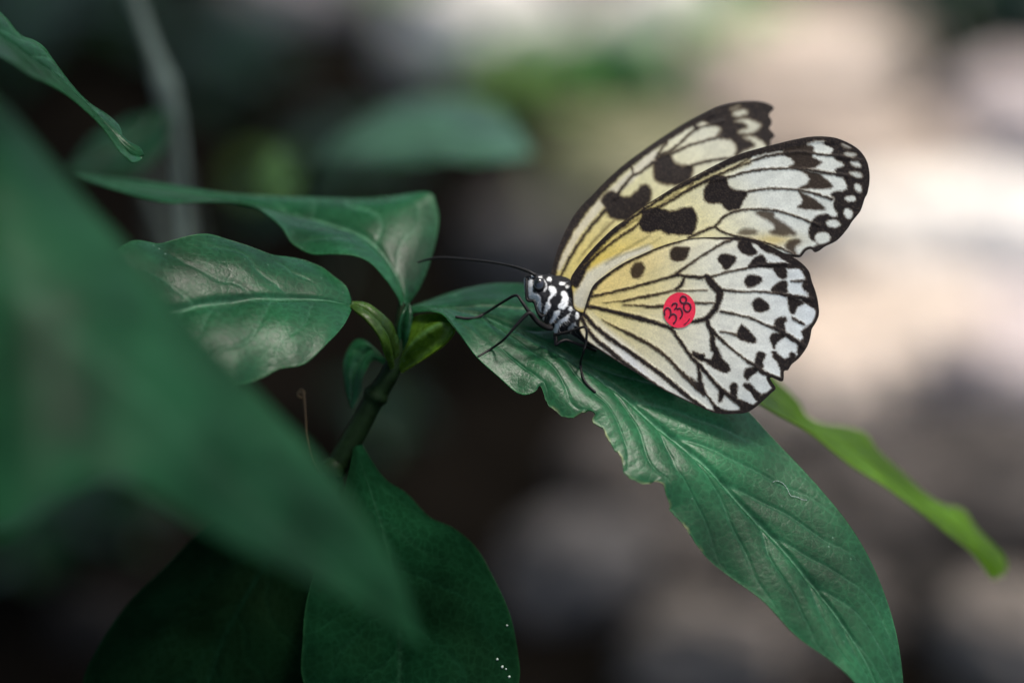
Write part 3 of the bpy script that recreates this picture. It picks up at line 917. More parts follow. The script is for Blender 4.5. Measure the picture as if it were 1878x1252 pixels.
def sd_line(X, Y, pts):
    """Distance to a polyline of (x, y, width) minus its half width."""
    best = np.full(X.shape, 1e9)
    for (x0, y0, w0), (x1, y1, w1) in zip(pts[:-1], pts[1:]):
        ex, ey = x1 - x0, y1 - y0
        wx, wy = X - x0, Y - y0
        h = np.clip((wx * ex + wy * ey) / (ex * ex + ey * ey + 1e-12), 0, 1)
        d = np.sqrt((wx - ex * h) ** 2 + (wy - ey * h) ** 2) - 0.5 * (w0 + (w1 - w0) * h)
        best = np.minimum(best, d)
    return best


def sm(d, soft=1.3):
    return np.clip(0.5 - d / (2 * soft), 0, 1)


def fill_outline(outline, step):
    """Regular grid cut to an outline, its border snapped onto it."""
    o = np.asarray(outline)
    x = np.arange(o[:, 0].min() - 2 * step, o[:, 0].max() + 2 * step, step)
    y = np.arange(o[:, 1].min() - 2 * step, o[:, 1].max() + 2 * step, step)
    X, Y = np.meshgrid(x, y, indexing='ij')
    S = sd_poly(X, Y, o)
    ins = S < 0
    cell = ins[:-1, :-1] | ins[1:, :-1] | ins[:-1, 1:] | ins[1:, 1:]
    used = np.zeros(X.shape, bool)
    used[:-1, :-1] |= cell
    used[1:, :-1] |= cell
    used[:-1, 1:] |= cell
    used[1:, 1:] |= cell
    # snap outside corners to the nearest outline point
    out = used & ~ins
    ox, oy = X[out], Y[out]
    seg0, seg1 = o, np.roll(o, -1, axis=0)
    bd = np.full(ox.shape, 1e9)
    bx, by = ox.copy(), oy.copy()
    for (x0, y0), (x1, y1) in zip(seg0, seg1):
        ex, ey = x1 - x0, y1 - y0
        h = np.clip(((ox - x0) * ex + (oy - y0) * ey) / (ex * ex + ey * ey + 1e-12), 0, 1)
        qx, qy = x0 + ex * h, y0 + ey * h
        d = (ox - qx) ** 2 + (oy - qy) ** 2
        m = d < bd
        bd[m], bx[m], by[m] = d[m], qx[m], qy[m]
    X[out], Y[out] = bx, by
    idx = -np.ones(X.shape, int)
    idx[used] = np.arange(used.sum())
    i, j = np.nonzero(cell)
    F = np.stack([idx[i, j], idx[i + 1, j], idx[i + 1, j + 1], idx[i, j + 1]], 1)
    return X[used], Y[used], np.where(ins, S, 0)[used], F


def field_noise(X, Y, f, s):
    """Cheap smooth noise from summed waves."""
    r = np.random.default_rng(int(s * 10))
    v = np.zeros_like(X)
    for _ in range(14):
        a, k, ph = r.uniform(0, 6.283), f * r.uniform(.5, 1.6), r.uniform(0, 6.283)
        v += np.sin((X * math.cos(a) + Y * math.sin(a)) * k + ph)
    return v / 14 ** .5 / 1.4


def paint(X, Y, base, ops, wob=0.8, seed=1.0, shrink=0.6, grow=0.5):
    """Lay dark (k) and pale (w) marks over a base colour field."""
    Xn = X + wob * field_noise(X, Y, 0.35, seed) + 0.5 * wob * field_noise(X, Y, 1.1, seed + 1)
    Yn = Y + wob * field_noise(X, Y, 0.35, seed + 2) + 0.5 * wob * field_noise(X, Y, 1.1, seed + 3)
    rj = np.random.default_rng(int(seed * 31))
    Xn = Xn + rj.normal(0, 0.55, X.shape)
    Yn = Yn + rj.normal(0, 0.55, X.shape)
    k = np.zeros_like(X)
    rel = np.zeros_like(X)
    for op in ops:
        kind, zo, pts = op[0], op[1], op[2]
        amt = op[3] if len(op) > 3 else 1.0
        soft = (op[4] if len(op) > 4 else 1.5) * 1.25
        pts = z2p(zo, pts)
        if kind in ('k', 'w'):
            q = spline([p[:2] for p in pts], max(24, len(pts) * 4), closed=True)
            lo, hi = q.min(axis=0) - 8, q.max(axis=0) + 8
        else:
            q = np.array(pts, float)
            q[:, 2] = q[:, 2] * 1.02 + 0.2
            if len(q) > 2:
                q = spline(q, len(q) * 4)
            lo, hi = q[:, :2].min(axis=0) - 14, q[:, :2].max(axis=0) + 14
        m = (Xn > lo[0]) & (Xn < hi[0]) & (Yn > lo[1]) & (Yn < hi[1])
        if not m.any():
            continue
        d = sd_poly(Xn[m], Yn[m], q) if kind in ('k', 'w') else sd_line(Xn[m], Yn[m], q)
        a = sm(d + (shrink if kind == 'w' else (-grow if kind == 'k' else 0)), soft) * amt
        if kind in ('k', 'v'):
            k[m] = np.maximum(k[m], a)
            if kind == 'v':
                rel[m] = np.maximum(rel[m], sm(d, 2.2))
        elif kind == 'w':
            k[m] = k[m] * (1 - a)
    return k, rel


def ell(cx, cy, rx, ry, rot=0, n=12):
    c, s = math.cos(math.radians(rot)), math.sin(math.radians(rot))
    return [(cx + rx * math.cos(a) * c - ry * math.sin(a) * s, cy + rx * math.cos(a) * s + ry * math.sin(a) * c) for a in np.linspace(0, 2 * math.pi, n, endpoint=False)]


BLACKW = np.array([0.012, 0.008, 0.007])
BROWNW = np.array([0.10, 0.055, 0.018])
WINGM = wing_mat('scaled_wing', 0.45)
AX0 = np.array([1060.0, 560.0])
AXD = np.array([0.79, 0.61])


def axis_dist(X, Y):
    return np.maximum(0, (X - AX0[0]) * AXD[1] - (Y - AX0[1]) * AXD[0]) * MM


root_pt = P(1030, 600, 3)
fly = thing('butterfly', tuple(float(v) for v in root_pt), 'black-veined cream and white butterfly with a red numbered sticker, resting on a leaf', 'butterfly')


def wing(name, outline, ops, basecol, dzf, step=1.7, edge=2.4, seed=1.0, smooth_n=260, wob=0.8, label=None, rim=3.0, dark=None, shrink=0.6, grow=0.5):
    dark = BLACKW if dark is None else dark
    o = spline(outline, smooth_n, closed=True)
    X, Y, S, F = fill_outline(o, step)
    k, rel = paint(X, Y, None, ops, wob, seed, shrink, grow)
    ew = edge + rim * np.clip((X - 1290) / 60, 0, 1)
    k = np.maximum(k, sm(np.abs(S) - ew, 1.2))
    base = basecol(X, Y)
    an = np.arctan2(Y - 552, X - 1050)
    st = sum(np.sin(an * q + ph + 2.0 * np.sin(np.hypot(X - 1050, Y - 552) / 70 + ph)) for q, ph in ((61, .3), (97, 1.9), (143, 4.0))) / 3
    base = base * (1 + 0.055 * st)[:, None]
    kc = np.clip(k, 0, 1)[:, None]
    ink_c = BROWNW * (1 - kc ** 4) + dark * kc ** 4
    col = base * (1 - kc) ** 1.6 + ink_c * kc
    grain = np.random.default_rng(int(seed * 7)).random(len(X))[:, None]
    col = col + kc * grain ** 4 * np.array([0.045, 0.032, 0.022])
    col = col * (1 - 0.10 * (1 - kc) * np.random.default_rng(int(seed * 9)).random(len(X))[:, None])
    dz = dzf(X, Y) - 0.16 * rel + 0.35 * field_noise(X, Y, 0.022, seed + 5) * np.clip(axis_dist(X, Y) / 12, 0, 1)
    ob = mesh_obj(name, P(X, Y, dz), F, WINGM, fly, col=np.clip(col, 0.004, 1))
    if label:
        ob['label'] = label
    return ob


def mixc(a, b, t):
    t = np.clip(t, 0, 1)[:, None]
    return a * (1 - t) + b * t


YEL, CREAM, WHITE = np.array([0.84, 0.60, 0.09]), np.array([0.86, 0.79, 0.46]), np.array([0.86, 0.86, 0.83])

# --- near hindwing
hind_out = [(1070, 572), (1079, 543), (1089, 522), (1112, 503), (1144, 482), (1176, 467), (1208, 453), (1240, 443), (1275, 436), (1316, 435), (1350, 435), (1383, 440), (1412, 451), (1436, 463), (1460, 475), (1474, 486), (1484, 498), (1489, 516),
            (1495, 532), (1500, 552), (1502, 576), (1496, 592), (1489, 603), (1486, 619), (1480, 636), (1466, 656), (1452, 668), (1445, 679), (1438, 680), (1437, 696), (1431, 699), (1412, 691), (1417, 702), (1423, 712), (1414, 721), (1398, 736),
            (1381, 750), (1367, 757), (1347, 758.5), (1327, 759), (1312, 757), (1295, 751), (1280, 744), (1267, 739), (1242, 727), (1216, 714), (1190, 698), (1165, 682), (1139, 667), (1114, 651), (1088, 634), (1072, 622), (1062, 605), (1062, 585)]
hind_ops = [
    ('v', 'Q', [(1069, 570, 11), (1079, 545, 11), (1091, 525, 9), (1114, 505, 6.5), (1146, 484, 5.5), (1177, 469, 4.6), (1209, 455, 4.2), (1241, 445, 4), (1265, 437, 4), (1300, 434, 4.6), (1316, 438, 2)]),
    # veins
    ('v', 'Q', [(1078, 545, 5), (1139, 532, 4.6), (1178, 522, 5.4), (1216, 511.5, 5.4), (1242, 504, 6)]),
    ('v', 'Q', [(1240, 502, 6), (1271, 480, 4.4), (1300, 461, 4.4), (1324, 447, 4.5), (1342, 440, 5)]),
    ('v', 'Q', [(1242, 504, 6), (1256, 506, 6), (1290, 509, 6), (1311, 506, 4.6), (1332, 499.5, 4.4), (1369, 492, 5), (1398, 486, 6), (1440, 484, 7)]),
    ('v', 'Q', [(1256, 509, 6), (1250, 521, 7), (1240, 530, 6)]),
    ('v', 'Q', [(1107, 556, 1.6), (1129, 552.5, 1.4), (1145, 552, 4), (1171, 546, 6), (1203, 540, 6), (1230, 534, 4.5), (1260, 533, 3), (1296, 533, 3.2)], .95),
    ('v', 'Q', [(1143, 559, 2.5), (1178, 560, 4), (1191, 562.5, 6), (1216, 561, 6), (1250, 558, 5), (1280, 556, 4.6), (1312, 556, 4)], .95),
    ('v', 'Q', [(1297, 508, 12), (1308, 523, 15), (1320, 536, 14), (1317, 555, 11), (1308, 571, 11), (1293, 585, 9), (1270, 589.5, 7), (1248, 595, 6), (1229, 602, 6)]),
    ('v', 'Q', [(1068, 560, 7), (1101, 565.5, 7), (1140, 575.5, 8.5), (1178, 585, 9), (1203, 592, 8), (1229, 602, 7), (1242, 618, 6.5), (1254, 635, 6.5), (1268, 655, 7), (1283, 669, 8), (1293, 681, 8), (1308, 699, 7), (1324, 715, 8), (1342, 729, 9), (1357, 740, 11)]),
    ('v', 'Q', [(1068, 572, 8), (1088, 595, 8), (1114, 617, 8), (1152, 643, 8), (1190, 670, 8.5), (1216, 689, 8), (1242, 710.5, 8), (1267, 731, 8), (1290, 748, 8)]),
    ('v', 'Q', [(1104, 586.5, 1.2), (1127, 598.5, 3.6), (1158, 614, 7), (1195, 634, 7), (1222, 654, 7), (1242, 675, 7), (1261, 694, 8), (1280, 713, 9), (1291, 723, 7)], .93),
    ('v', 'Q', [(1065, 578, 8), (1076, 602, 7), (1095, 624, 8), (1127, 650, 9), (1152, 671, 9), (1190, 698, 8), (1216, 714, 6)]),
    ('v', 'Q', [(1326, 532, 6), (1359, 534.5, 4), (1398, 535, 4.2), (1423, 538, 5), (1443, 541, 8), (1462, 545, 9), (1488, 549, 8)]),
    ('v', 'Q', [(1322, 571, 6), (1347, 576, 4.4), (1379, 584.5, 4.4), (1404, 595, 4.6), (1423, 603, 7), (1443, 614, 9), (1462, 626, 9), (1476, 636, 8)]),
    ('v', 'Q', [(1296, 588, 8), (1303, 603, 9), (1321, 621, 7), (1340, 638, 4.6), (1360, 654, 4.6), (1383, 670, 7), (1404, 685, 9), (1432, 694, 5)]),
    ('v', 'Q', [(1306, 606, 9), (1307, 628, 10), (1309, 640, 11)]),
    ('v', 'Q', [(1280, 668, 5), (1283, 687, 8), (1284, 699, 8), (1289, 715, 8), (1299, 729, 4), (1312, 745, 7)]),
    ('v', 'Q', [(1452, 516, 4), (1478, 514, 4)]),
    ('v', 'F', [(1440, 650, 36), (1600, 745, 44)]),
    ('v', 'G', [(1720, 230, 40), (1878, 250, 50)]),
    # dark blotches
    ('k', 'C', ell(1060, 910, 72, 96, 22), .9, 2.0),
    ('k', 'C', [(1440, 690), (1500, 650), (1640, 650), (1650, 690), (1610, 780), (1500, 810), (1440, 770)], .95, 1.8),
    ('k', 'D', [(105, 770), (180, 725), (295, 755), (295, 820), (200, 905), (150, 850)]),
    ('k', 'D', [(405, 1040), (465, 970), (570, 980), (615, 1020), (550, 1080), (460, 1105)]),
    ('k', 'F', [(865, 430), (940, 365), (1010, 390), (1095, 470), (1085, 530), (960, 562), (895, 540)]),
    ('k', 'F', [(650, 850), (690, 750), (740, 770), (880, 910), (910, 980), (870, 1012), (760, 980), (640, 920)]),
    ('v', 'F', [(400, 840, 30), (500, 860, 36), (650, 895, 50)], .85),
    ('k', 'D', [(335, 590), (345, 660), (400, 720), (480, 742), (545, 715), (545, 690), (490, 630), (500, 590), (420, 560)]),
    ('k', 'D', [(430, 895), (480, 830), (530, 765), (600, 735), (640, 760), (680, 830), (880, 832), (1060, 860), (1060, 890), (800, 890), (560, 880)]),
    ('k', 'D', [(490, 585), (600, 600), (700, 670), (900, 760), (1080, 865), (1000, 880), (880, 800), (760, 730), (640, 690), (560, 620)]),
    ('k', 'D', [(745, 880), (860, 870), (895, 940), (885, 1000), (840, 1010), (770, 950)]),
    ('k', 'D', [(715, 1150), (780, 1065), (880, 1035), (905, 1090), (890, 1170)]),
    ('k', 'F', [(1375, 350), (1380, 450), (1410, 580), (1460, 590), (1500, 500), (1600, 440), (1500, 380)]),
    ('k', 'F', [(1175, 780), (1195, 680), (1270, 640), (1350, 650), (1320, 760), (1330, 850), (1240, 840)]),
    ('k', 'F', [(1115, 930), (1180, 860), (1330, 890), (1290, 950), (1205, 1010), (1175, 1090), (1140, 1020)]),
    ('k', 'H', [(890, 400), (905, 290), (930, 220), (985, 195), (1045, 240), (1010, 330), (1010, 430), (950, 440)]),
    ('k', 'H', [(735, 500), (770, 440), (860, 420), (960, 430), (900, 500), (840, 540), (790, 600), (750, 550)]),
    ('k', 'H', [(730, 680), (820, 650), (930, 770), (1010, 830), (1000, 900), (900, 880), (830, 770)]),
    ('k', 'H', [(545, 760), (550, 670), (610, 645), (650, 690), (630, 780), (640, 880), (560, 850)]),
    ('k', 'H', [(375, 900), (385, 760), (460, 790), (440, 850), (410, 910)]),
    ('k', 'H', [(1140, 200), (1200, 205), (1270, 270), (1340, 305), (1400, 260), (1400, 200), (1450, 205), (1480, 270), (1440, 400), (1330, 460), (1280, 470), (1230, 370), (1170, 280)]),
    ('k', 'H', [(250, 90), (350, 130), (420, 280), (500, 370), (535, 450), (470, 492), (330, 440), (200, 350), (100, 320), (20, 260), (0, 190), (120, 230), (180, 290), (270, 300), (300, 200)]),
    ('k', 'G', [(1690, 560), (1800, 630), (1878, 640), (1878, 790), (1790, 740)]),
    ('k', 'H', [(620, 880), (760, 900), (900, 960), (960, 860), (1010, 800), (1100, 780), (1150, 720), (1190, 720), (1000, 960), (800, 1080), (660, 1050), (690, 980)]),
    ('k', 'F', [(1600, 120), (1700, 100), (1780, 300), (1815, 520), (1770, 540), (1640, 440), (1560, 400), (1640, 360), (1680, 330), (1600, 250), (1580, 170)]),
    ('k', 'F', [(1780, 680), (1740, 800), (1690, 1000), (1590, 1160), (1500, 1140), (1540, 1000), (1600, 930), (1560, 860), (1640, 780), (1720, 720)]),
    ('k', 'D', [(1060, 880), (1150, 950), (1190, 1080), (1200, 1180), (1110, 1180), (1080, 1110), (1110, 1000), (1050, 920)]),
    ('k', 'H', [(310, 960), (400, 1000), (480, 1040), (600, 1040), (700, 1050), (600, 1085), (400, 1085), (320, 1050)]),
    # pale cells cut back into the dark border
    ('w', 'D', [(635, 745), (720, 722), (800, 760), (885, 805), (780, 825), (690, 828)], .9),
    ('w', 'D', [(485, 620), (560, 622), (640, 685), (560, 700)], .85),
    ('w', 'D', [(888, 910), (940, 885), (1050, 880), (1100, 950), (1060, 1005), (920, 1000)], .9),
    ('w', 'D', [(885, 1130), (920, 1062), (1050, 1055), (1075, 1110), (1170, 1195), (1020, 1190), (920, 1170)], .95),
    ('w', 'F', [(1470, 610), (1500, 500), (1600, 450), (1720, 500), (1760, 600), (1740, 700), (1660, 735), (1560, 690)]),
    ('w', 'F', [(1320, 770), (1340, 690), (1430, 690), (1520, 740), (1590, 800), (1530, 870), (1570, 960), (1500, 940), (1400, 870)], .95),
    ('w', 'F', [(1195, 1060), (1250, 970), (1330, 950), (1430, 1010), (1500, 1100), (1400, 1150), (1360, 1240), (1280, 1200)]),
    ('w', 'H', [(1010, 360), (1050, 265), (1120, 255), (1190, 330), (1262, 430), (1250, 530), (1170, 515), (1080, 470)]),
    ('w', 'H', [(825, 600), (850, 520), (930, 495), (1060, 550), (1135, 680), (1100, 755), (1000, 795), (900, 710)]),
    ('w', 'H', [(635, 830), (650, 730), (740, 725), (850, 790), (915, 900), (880, 965), (740, 915)]),
    ('w', 'H', [(395, 930), (440, 865), (500, 865), (600, 950), (655, 1035), (560, 1035), (480, 1025)]),
]


def hind_col(X, Y):
    r = np.hypot(X - 1075, Y - 560)
    ang = np.degrees(np.arctan2(Y - 560, X - 1075))
    up = np.clip((12 - ang) / 30, 0, 1)
    c = mixc(CREAM * np.array([1.02, 0.96, .78]), WHITE * np.array([1., 1., .92]), (r - 60) / 190)
    c = mixc(c, YEL, up * np.clip(1.25 - r / 165, 0, 1))
    c = mixc(c, CREAM, up * np.clip(1.3 - r / 260, 0, 1) * .55)
    c = mixc(c, WHITE * np.array([.97, 1.02, 1.05]), (r - 290) / 120)
    c = mixc(c, WHITE * .95, np.clip((ang - 40) / 10, 0, 1) * np.clip(r / 120, 0, 1))
    return c


def dz_hind(X, Y):
    return -1.6 - 0.085 * axis_dist(X, Y) + 0.0006 * axis_dist(X, Y) ** 2


wing('hindwing', hind_out, hind_ops, hind_col, dz_hind, seed=2.0, smooth_n=420, rim=4.2, shrink=2.3, grow=1.0, label='near hindwing bearing the red sticker')

# --- near forewing
fore_out = [(1052, 566), (1049, 540), (1046, 515), (1054, 497), (1084, 459), (1121, 422), (1148, 402), (1176, 381), (1200, 366), (1240, 341), (1268, 326), (1300, 309), (1332, 293), (1364, 280), (1396, 271), (1428, 263), (1460, 255.5),
            (1491, 250.5), (1524, 251.5), (1549, 259), (1572, 272), (1586, 288), (1593, 306), (1595, 330), (1591, 354), (1586, 364), (1578, 387), (1563, 406), (1554, 420), (1535, 441), (1513, 452), (1504, 459), (1494, 463), (1488, 457), (1478, 460), (1470, 470), (1464, 472),
            (1440, 470), (1400, 465), (1340, 460), (1260, 470), (1180, 510), (1120, 548), (1088, 568), (1070, 575)]
fore_ops = [
    ('v', 'Q', [(1036, 530, 18), (1050, 510, 18), (1066, 484, 14), (1086, 462, 13), (1122, 427, 11), (1150, 407, 8), (1178, 386, 6), (1204, 369, 6), (1242, 345, 8), (1270, 331, 9), (1302, 315, 10), (1334, 299, 11), (1366, 286, 12), (1398, 277, 12), (1430, 270, 13), (1462, 263, 14), (1494, 257, 13), (1525, 257, 12)]),
    ('v', 'Q', [(1056, 520, 14), (1074, 490, 9), (1092, 470, 5), (1128, 441, 5), (1160, 419, 4.5), (1180, 402, 4), (1203, 382, 4.5), (1224, 372, 5), (1256, 352, 6), (1300, 329, 7), (1316, 321, 5), (1345, 308, 4), (1364, 297, 4), (1380, 286, 4)]),
    ('v', 'Q', [(1130, 428, 3), (1165, 404, 3), (1192, 386, 3), (1222, 368, 3), (1245, 352, 3)], .6),
    ('v', 'Q', [(1255, 353, 4), (1262, 345, 3.4), (1270, 336, 4)], .9),
    ('v', 'Q', [(1314, 322, 5), (1348, 308, 4), (1372, 299, 4), (1400, 288, 5), (1444, 281, 6), (1468, 279, 5), (1508, 283.5, 5), (1540, 287, 6), (1580, 295, 6)]),
    ('v', 'Q', [(1302, 330, 7), (1332, 326.5, 5), (1364, 317, 4.6), (1396, 311.5, 4.4), (1444, 309, 4.4), (1484, 311.5, 5), (1524, 318.5, 6), (1556, 323, 8)]),
    ('v', 'Q', [(1365, 353, 5), (1396, 347, 4), (1428, 346, 4), (1460, 348, 4.4), (1492, 355, 4.6), (1525, 365, 6)]),
    ('v', 'Q', [(1263, 436, 5), (1285, 426, 5), (1300, 419, 5), (1311, 415.5, 5), (1327, 398, 5.4), (1348, 388, 4.6), (1380, 384, 4.6), (1412, 385, 4.2), (1444, 391.5, 4.2), (1476, 403, 4.4), (1502, 413, 6)]),
    ('v', 'Q', [(1311, 416, 4.4), (1335, 429, 4.6), (1383, 440, 5), (1412, 448, 4), (1440, 459, 4), (1466, 471, 4)]),
    ('v', 'C', [(700, 830, 14), (900, 680, 22), (1100, 560, 26), (1200, 500, 14)], .35, 3),
    ('v', 'C', [(760, 780, 8), (980, 690, 16), (1200, 600, 20), (1330, 520, 14)], .22, 3),
    ('k', 'C', [(1060, 360), (1105, 300), (1110, 230), (1250, 188), (1340, 205), (1450, 235), (1560, 200), (1660, 185), (1710, 215), (1745, 330), (1700, 485), (1620, 505), (1380, 492), (1330, 450), (1180, 482), (1105, 440)], 1.0, 2.0),
    ('k', 'Q', [(1291, 350), (1300, 331), (1313, 322), (1333, 324), (1334, 336), (1345, 347), (1369, 351), (1371, 357), (1364, 368), (1356, 383), (1340, 387), (1329, 382), (1324, 374), (1310, 373), (1296, 371), (1291, 362)], 1.0, 1.8),
    ('k', 'B', [(850, 700), (870, 640), (980, 570), (1100, 560), (1190, 620), (1210, 680), (1180, 735), (1250, 770), (1305, 802), (1240, 840), (1180, 872), (900, 875), (985, 815), (960, 770), (900, 735)], .96, 1.8),
    ('k', 'B', [(930, 880), (1000, 878), (1250, 920), (1300, 960), (1425, 1072), (1370, 1102), (1180, 1100), (1000, 1112), (1120, 1050), (1150, 980), (1060, 900)], .94, 1.8),
    ('k', 'D', [(1025, 0), (1120, 50), (1230, 110), (1325, 190), (1310, 218), (1100, 212), (1015, 187), (1080, 130)], .93, 1.8),
    ('k', 'D', [(550, 235), (740, 240), (760, 310), (880, 380), (1005, 490), (950, 512), (800, 512), (690, 475), (760, 430), (700, 350), (580, 290)], .82, 2.8),
    ('k', 'D', [(330, 490), (400, 440), (540, 450), (540, 500), (400, 510)], .7, 3),
    ('k', 'D', [(875, 650), (900, 590), (980, 552), (1065, 585), (1005, 650), (1020, 730), (1060, 750), (1030, 770), (960, 720)], .85, 2.4),
    # border
    ('k', 'B', [(1150, 505), (1400, 500), (1600, 560), (1790, 720), (1850, 900), (1850, 1050), (1815, 1160), (1790, 1330), (1640, 1480), (1470, 1690), (1330, 1770), (1210, 1840), (1180, 1790), (1250, 1740), (1170, 1680), (1145, 1590), (1190, 1470), (1250, 1410),
                (1340, 1395), (1440, 1430), (1475, 1390), (1430, 1310), (1440, 1220), (1400, 1180), (1430, 1140), (1585, 1115), (1560, 1010), (1530, 960), (1460, 925), (1450, 880), (1560, 835), (1500, 790), (1400, 712), (1430, 655), (1350, 605), (1300, 575)], 1.0, 1.6),
    ('w', 'B', ell(1225, 578, 105, 24, -12), .8, 2), ('w', 'B', [(1200, 660), (1260, 615), (1340, 605), (1430, 655), (1380, 690), (1280, 690)], .95, 1.8),
    ('w', 'B', ell(1580, 605, 66, 30, 22), .55, 2.4), ('w', 'B', ell(1625, 710, 78, 26, 8), .75, 2), ('w', 'B', ell(1690, 822, 68, 36, 22), .9, 2),
    ('w', 'B', ell(1692, 940, 82, 32, 16), .85, 2), ('w', 'B', ell(1713, 1095, 62, 40, 55), .95, 1.6), ('w', 'D', ell(1628, 92, 70, 38, 0), .95, 1.6),
    ('w', 'D', ell(1600, 260, 52, 68, -20), 1, 1.6), ('w', 'D', ell(1428, 377, 88, 50, 4), 1, 1.6), ('w', 'D', ell(1305, 542, 96, 72, -8), 1, 1.6), ('w', 'D', ell(1090, 660, 100, 60, 0), .9, 3),
]


def fore_col(X, Y):
    r = np.hypot(X - 1060, Y - 545)
    c = mixc(YEL * np.array([1.02, 1.1, 1.7]), CREAM, (r - 80) / 170)
    c = mixc(c, WHITE * np.array([.98, 1, .93]), (r - 270) / 120)
    # pale silky hind border next to the body
    d = sd_line(X, Y, [(1068, 548, 28), (1086, 510, 20), (1112, 490, 12), (1150, 470, 6), (1190, 456, 2)])
    c = mixc(c, WHITE * np.array([.92, .93, .9]), np.clip(1 - d / 10, 0, 1) * .75)
    # straw-coloured patch at the rear corner
    c = mixc(c, np.array([0.72, 0.55, 0.16]), np.exp(-(((X - 1420) / 46) ** 2 + ((Y - 440) / 14) ** 2)) * .8)
    # yellow streaks along the leading edge
    c = mixc(c, np.array([0.78, 0.64, 0.20]), np.clip(1 - np.abs(sd_line(X, Y, [(1150, 412, 3), (1255, 345, 3), (1370, 296, 3)])) / 12, 0, 1) * .6)
    return c


def dz_fore(X, Y):
    a = axis_dist(X, Y)
    return -0.9 - 0.085 * a + 0.0006 * a ** 2


wing('forewing', fore_out, fore_ops, fore_col, dz_fore, seed=3.0, smooth_n=360, label='near forewing, seen from below')

# --- far forewing (inner side)
far_out = [(1010, 512), (1012, 495), (1021, 462), (1035, 427), (1053, 394), (1072, 371), (1084, 360), (1104, 339), (1128, 316), (1153, 295), (1192, 267), (1224, 246), (1264, 222), (1300, 203.5), (1319, 195), (1348, 188), (1380, 185.5), (1402, 188), (1416, 194),
           (1419.5, 200), (1413, 206), (1410, 212), (1415, 220), (1415, 228), (1410, 235), (1416, 241), (1421, 250), (1413, 256), (1413, 264), (1400, 285), (1360, 315), (1300, 350), (1220, 400), (1150, 450), (1090, 500), (1060, 530), (1030, 530)]
far_ops = [
    ('v', 'Q', [(1012, 508, 16), (1018, 478, 16), (1028, 450, 20), (1045, 416, 22), (1064, 388, 22), (1085, 364, 20), (1106, 343, 17), (1130, 321, 14), (1155, 300, 13), (1195, 271, 12), (1226, 251, 12), (1266, 226, 13), (1302, 208, 15)]),
    ('v', 'Q', [(1022, 512, 4), (1030, 503, 5), (1048, 468, 6), (1072, 431, 6), (1096, 401, 6), (1110, 386, 8)]),
    ('v', 'C', [(420, 740, 8), (520, 620, 14), (620, 510, 18), (800, 330, 18)], .75, 2),
    ('v', 'C', [(380, 800, 5), (560, 560, 8), (720, 350, 10)], .4, 2),
    ('v', 'Q', [(1128, 362, 9), (1141, 345, 6), (1157, 325, 5), (1167, 320, 5), (1184, 309, 5), (1200, 297, 7)]),
    ('v', 'Q', [(1158, 298, 4), (1160, 312, 4), (1163, 322, 4)]),
    ('v', 'Q', [(1204, 288, 5), (1217, 268, 4.4), (1232, 248, 4.4)]),
    ('v', 'Q', [(1212, 284, 6), (1232, 275, 5), (1254, 256, 4.4), (1277, 236, 5), (1300, 229, 5), (1325, 222, 5)]),
    ('v', 'Q', [(1230, 282, 6), (1264, 267, 4.6), (1300, 256, 4.6), (1325, 250, 5)]),
    ('v', 'Q', [(1262, 305, 6), (1300, 295, 5), (1348, 289, 4.4)]),
    ('v', 'A', [(1720, 370, 40), (1740, 420, 40)]),
    ('k', 'C', [(640, 110), (690, 30), (760, 0), (830, 30), (900, 70), (970, 60), (1050, 0), (1110, -70), (1180, -60), (1220, 0), (1215, 60), (1190, 150), (1030, 290), (940, 340), (760, 315), (705, 250), (670, 160)], 1.0, 2.2),
    ('k', 'A', [(1255, 760), (1330, 715), (1440, 695), (1470, 780), (1560, 830), (1690, 838), (1695, 900), (1655, 1010), (1500, 1065), (1270, 1015), (1240, 880)], 1.0, 3.0),
    ('k', 'B', [(-60, 250), (120, 150), (300, 105), (500, 90), (650, 105), (745, 165), (720, 230), (700, 300), (725, 380), (700, 430), (750, 500), (710, 600), (690, 650), (660, 640), (600, 560), (540, 620), (420, 690), (290, 740), (320, 640), (270, 555),
                (150, 528), (90, 505), (135, 440), (125, 400), (0, 365), (-80, 330), (-160, 390), (-200, 370)], 1.0, 3.0),
    ('w', 'B', ell(360, 235, 92, 40, -8), .9, 3), ('w', 'B', ell(300, 172, 70, 20, -24), .5, 3),
    ('w', 'B', [(295, 330), (400, 298), (520, 325), (605, 370), (570, 420), (490, 468), (340, 468), (360, 430), (445, 400), (400, 350)], .95, 3),
    ('w', 'B', [(395, 515), (500, 500), (600, 550), (665, 620), (560, 670), (380, 730), (360, 700), (530, 610), (480, 555)], .95, 3),
    ('w', 'A', [(1770, 390), (1800, 360), (1850, 350), (1830, 385)], .7, 2),
]


def far_col(X, Y):
    r = np.hypot(X - 1030, Y - 500)
    c = mixc(np.array([0.76, 0.64, 0.24]), np.array([0.74, 0.70, 0.42]), (r - 60) / 150)
    c = mixc(c, np.array([0.72, 0.71, 0.56]), (r - 220) / 140)
    d = sd_line(X, Y, [(1025, 490, 6), (1060, 425, 8), (1100, 375, 10), (1200, 285, 12)])
    return mixc(c, np.array([0.70, 0.66, 0.56]), np.clip(1 - d / 6, 0, 1) * .7)


wing('forewing', far_out, far_ops, far_col, lambda X, Y: 5.5 + 0.13 * axis_dist(X, Y) + 0.0008 * axis_dist(X, Y) ** 2, seed=4.0, label='far forewing, seen from inside')

# --- far hindwing, folded behind the near wings
fh = np.array(hind_out)
fh = (fh - AX0) * 0.88 + AX0 + np.array([8, -14])
fops = []


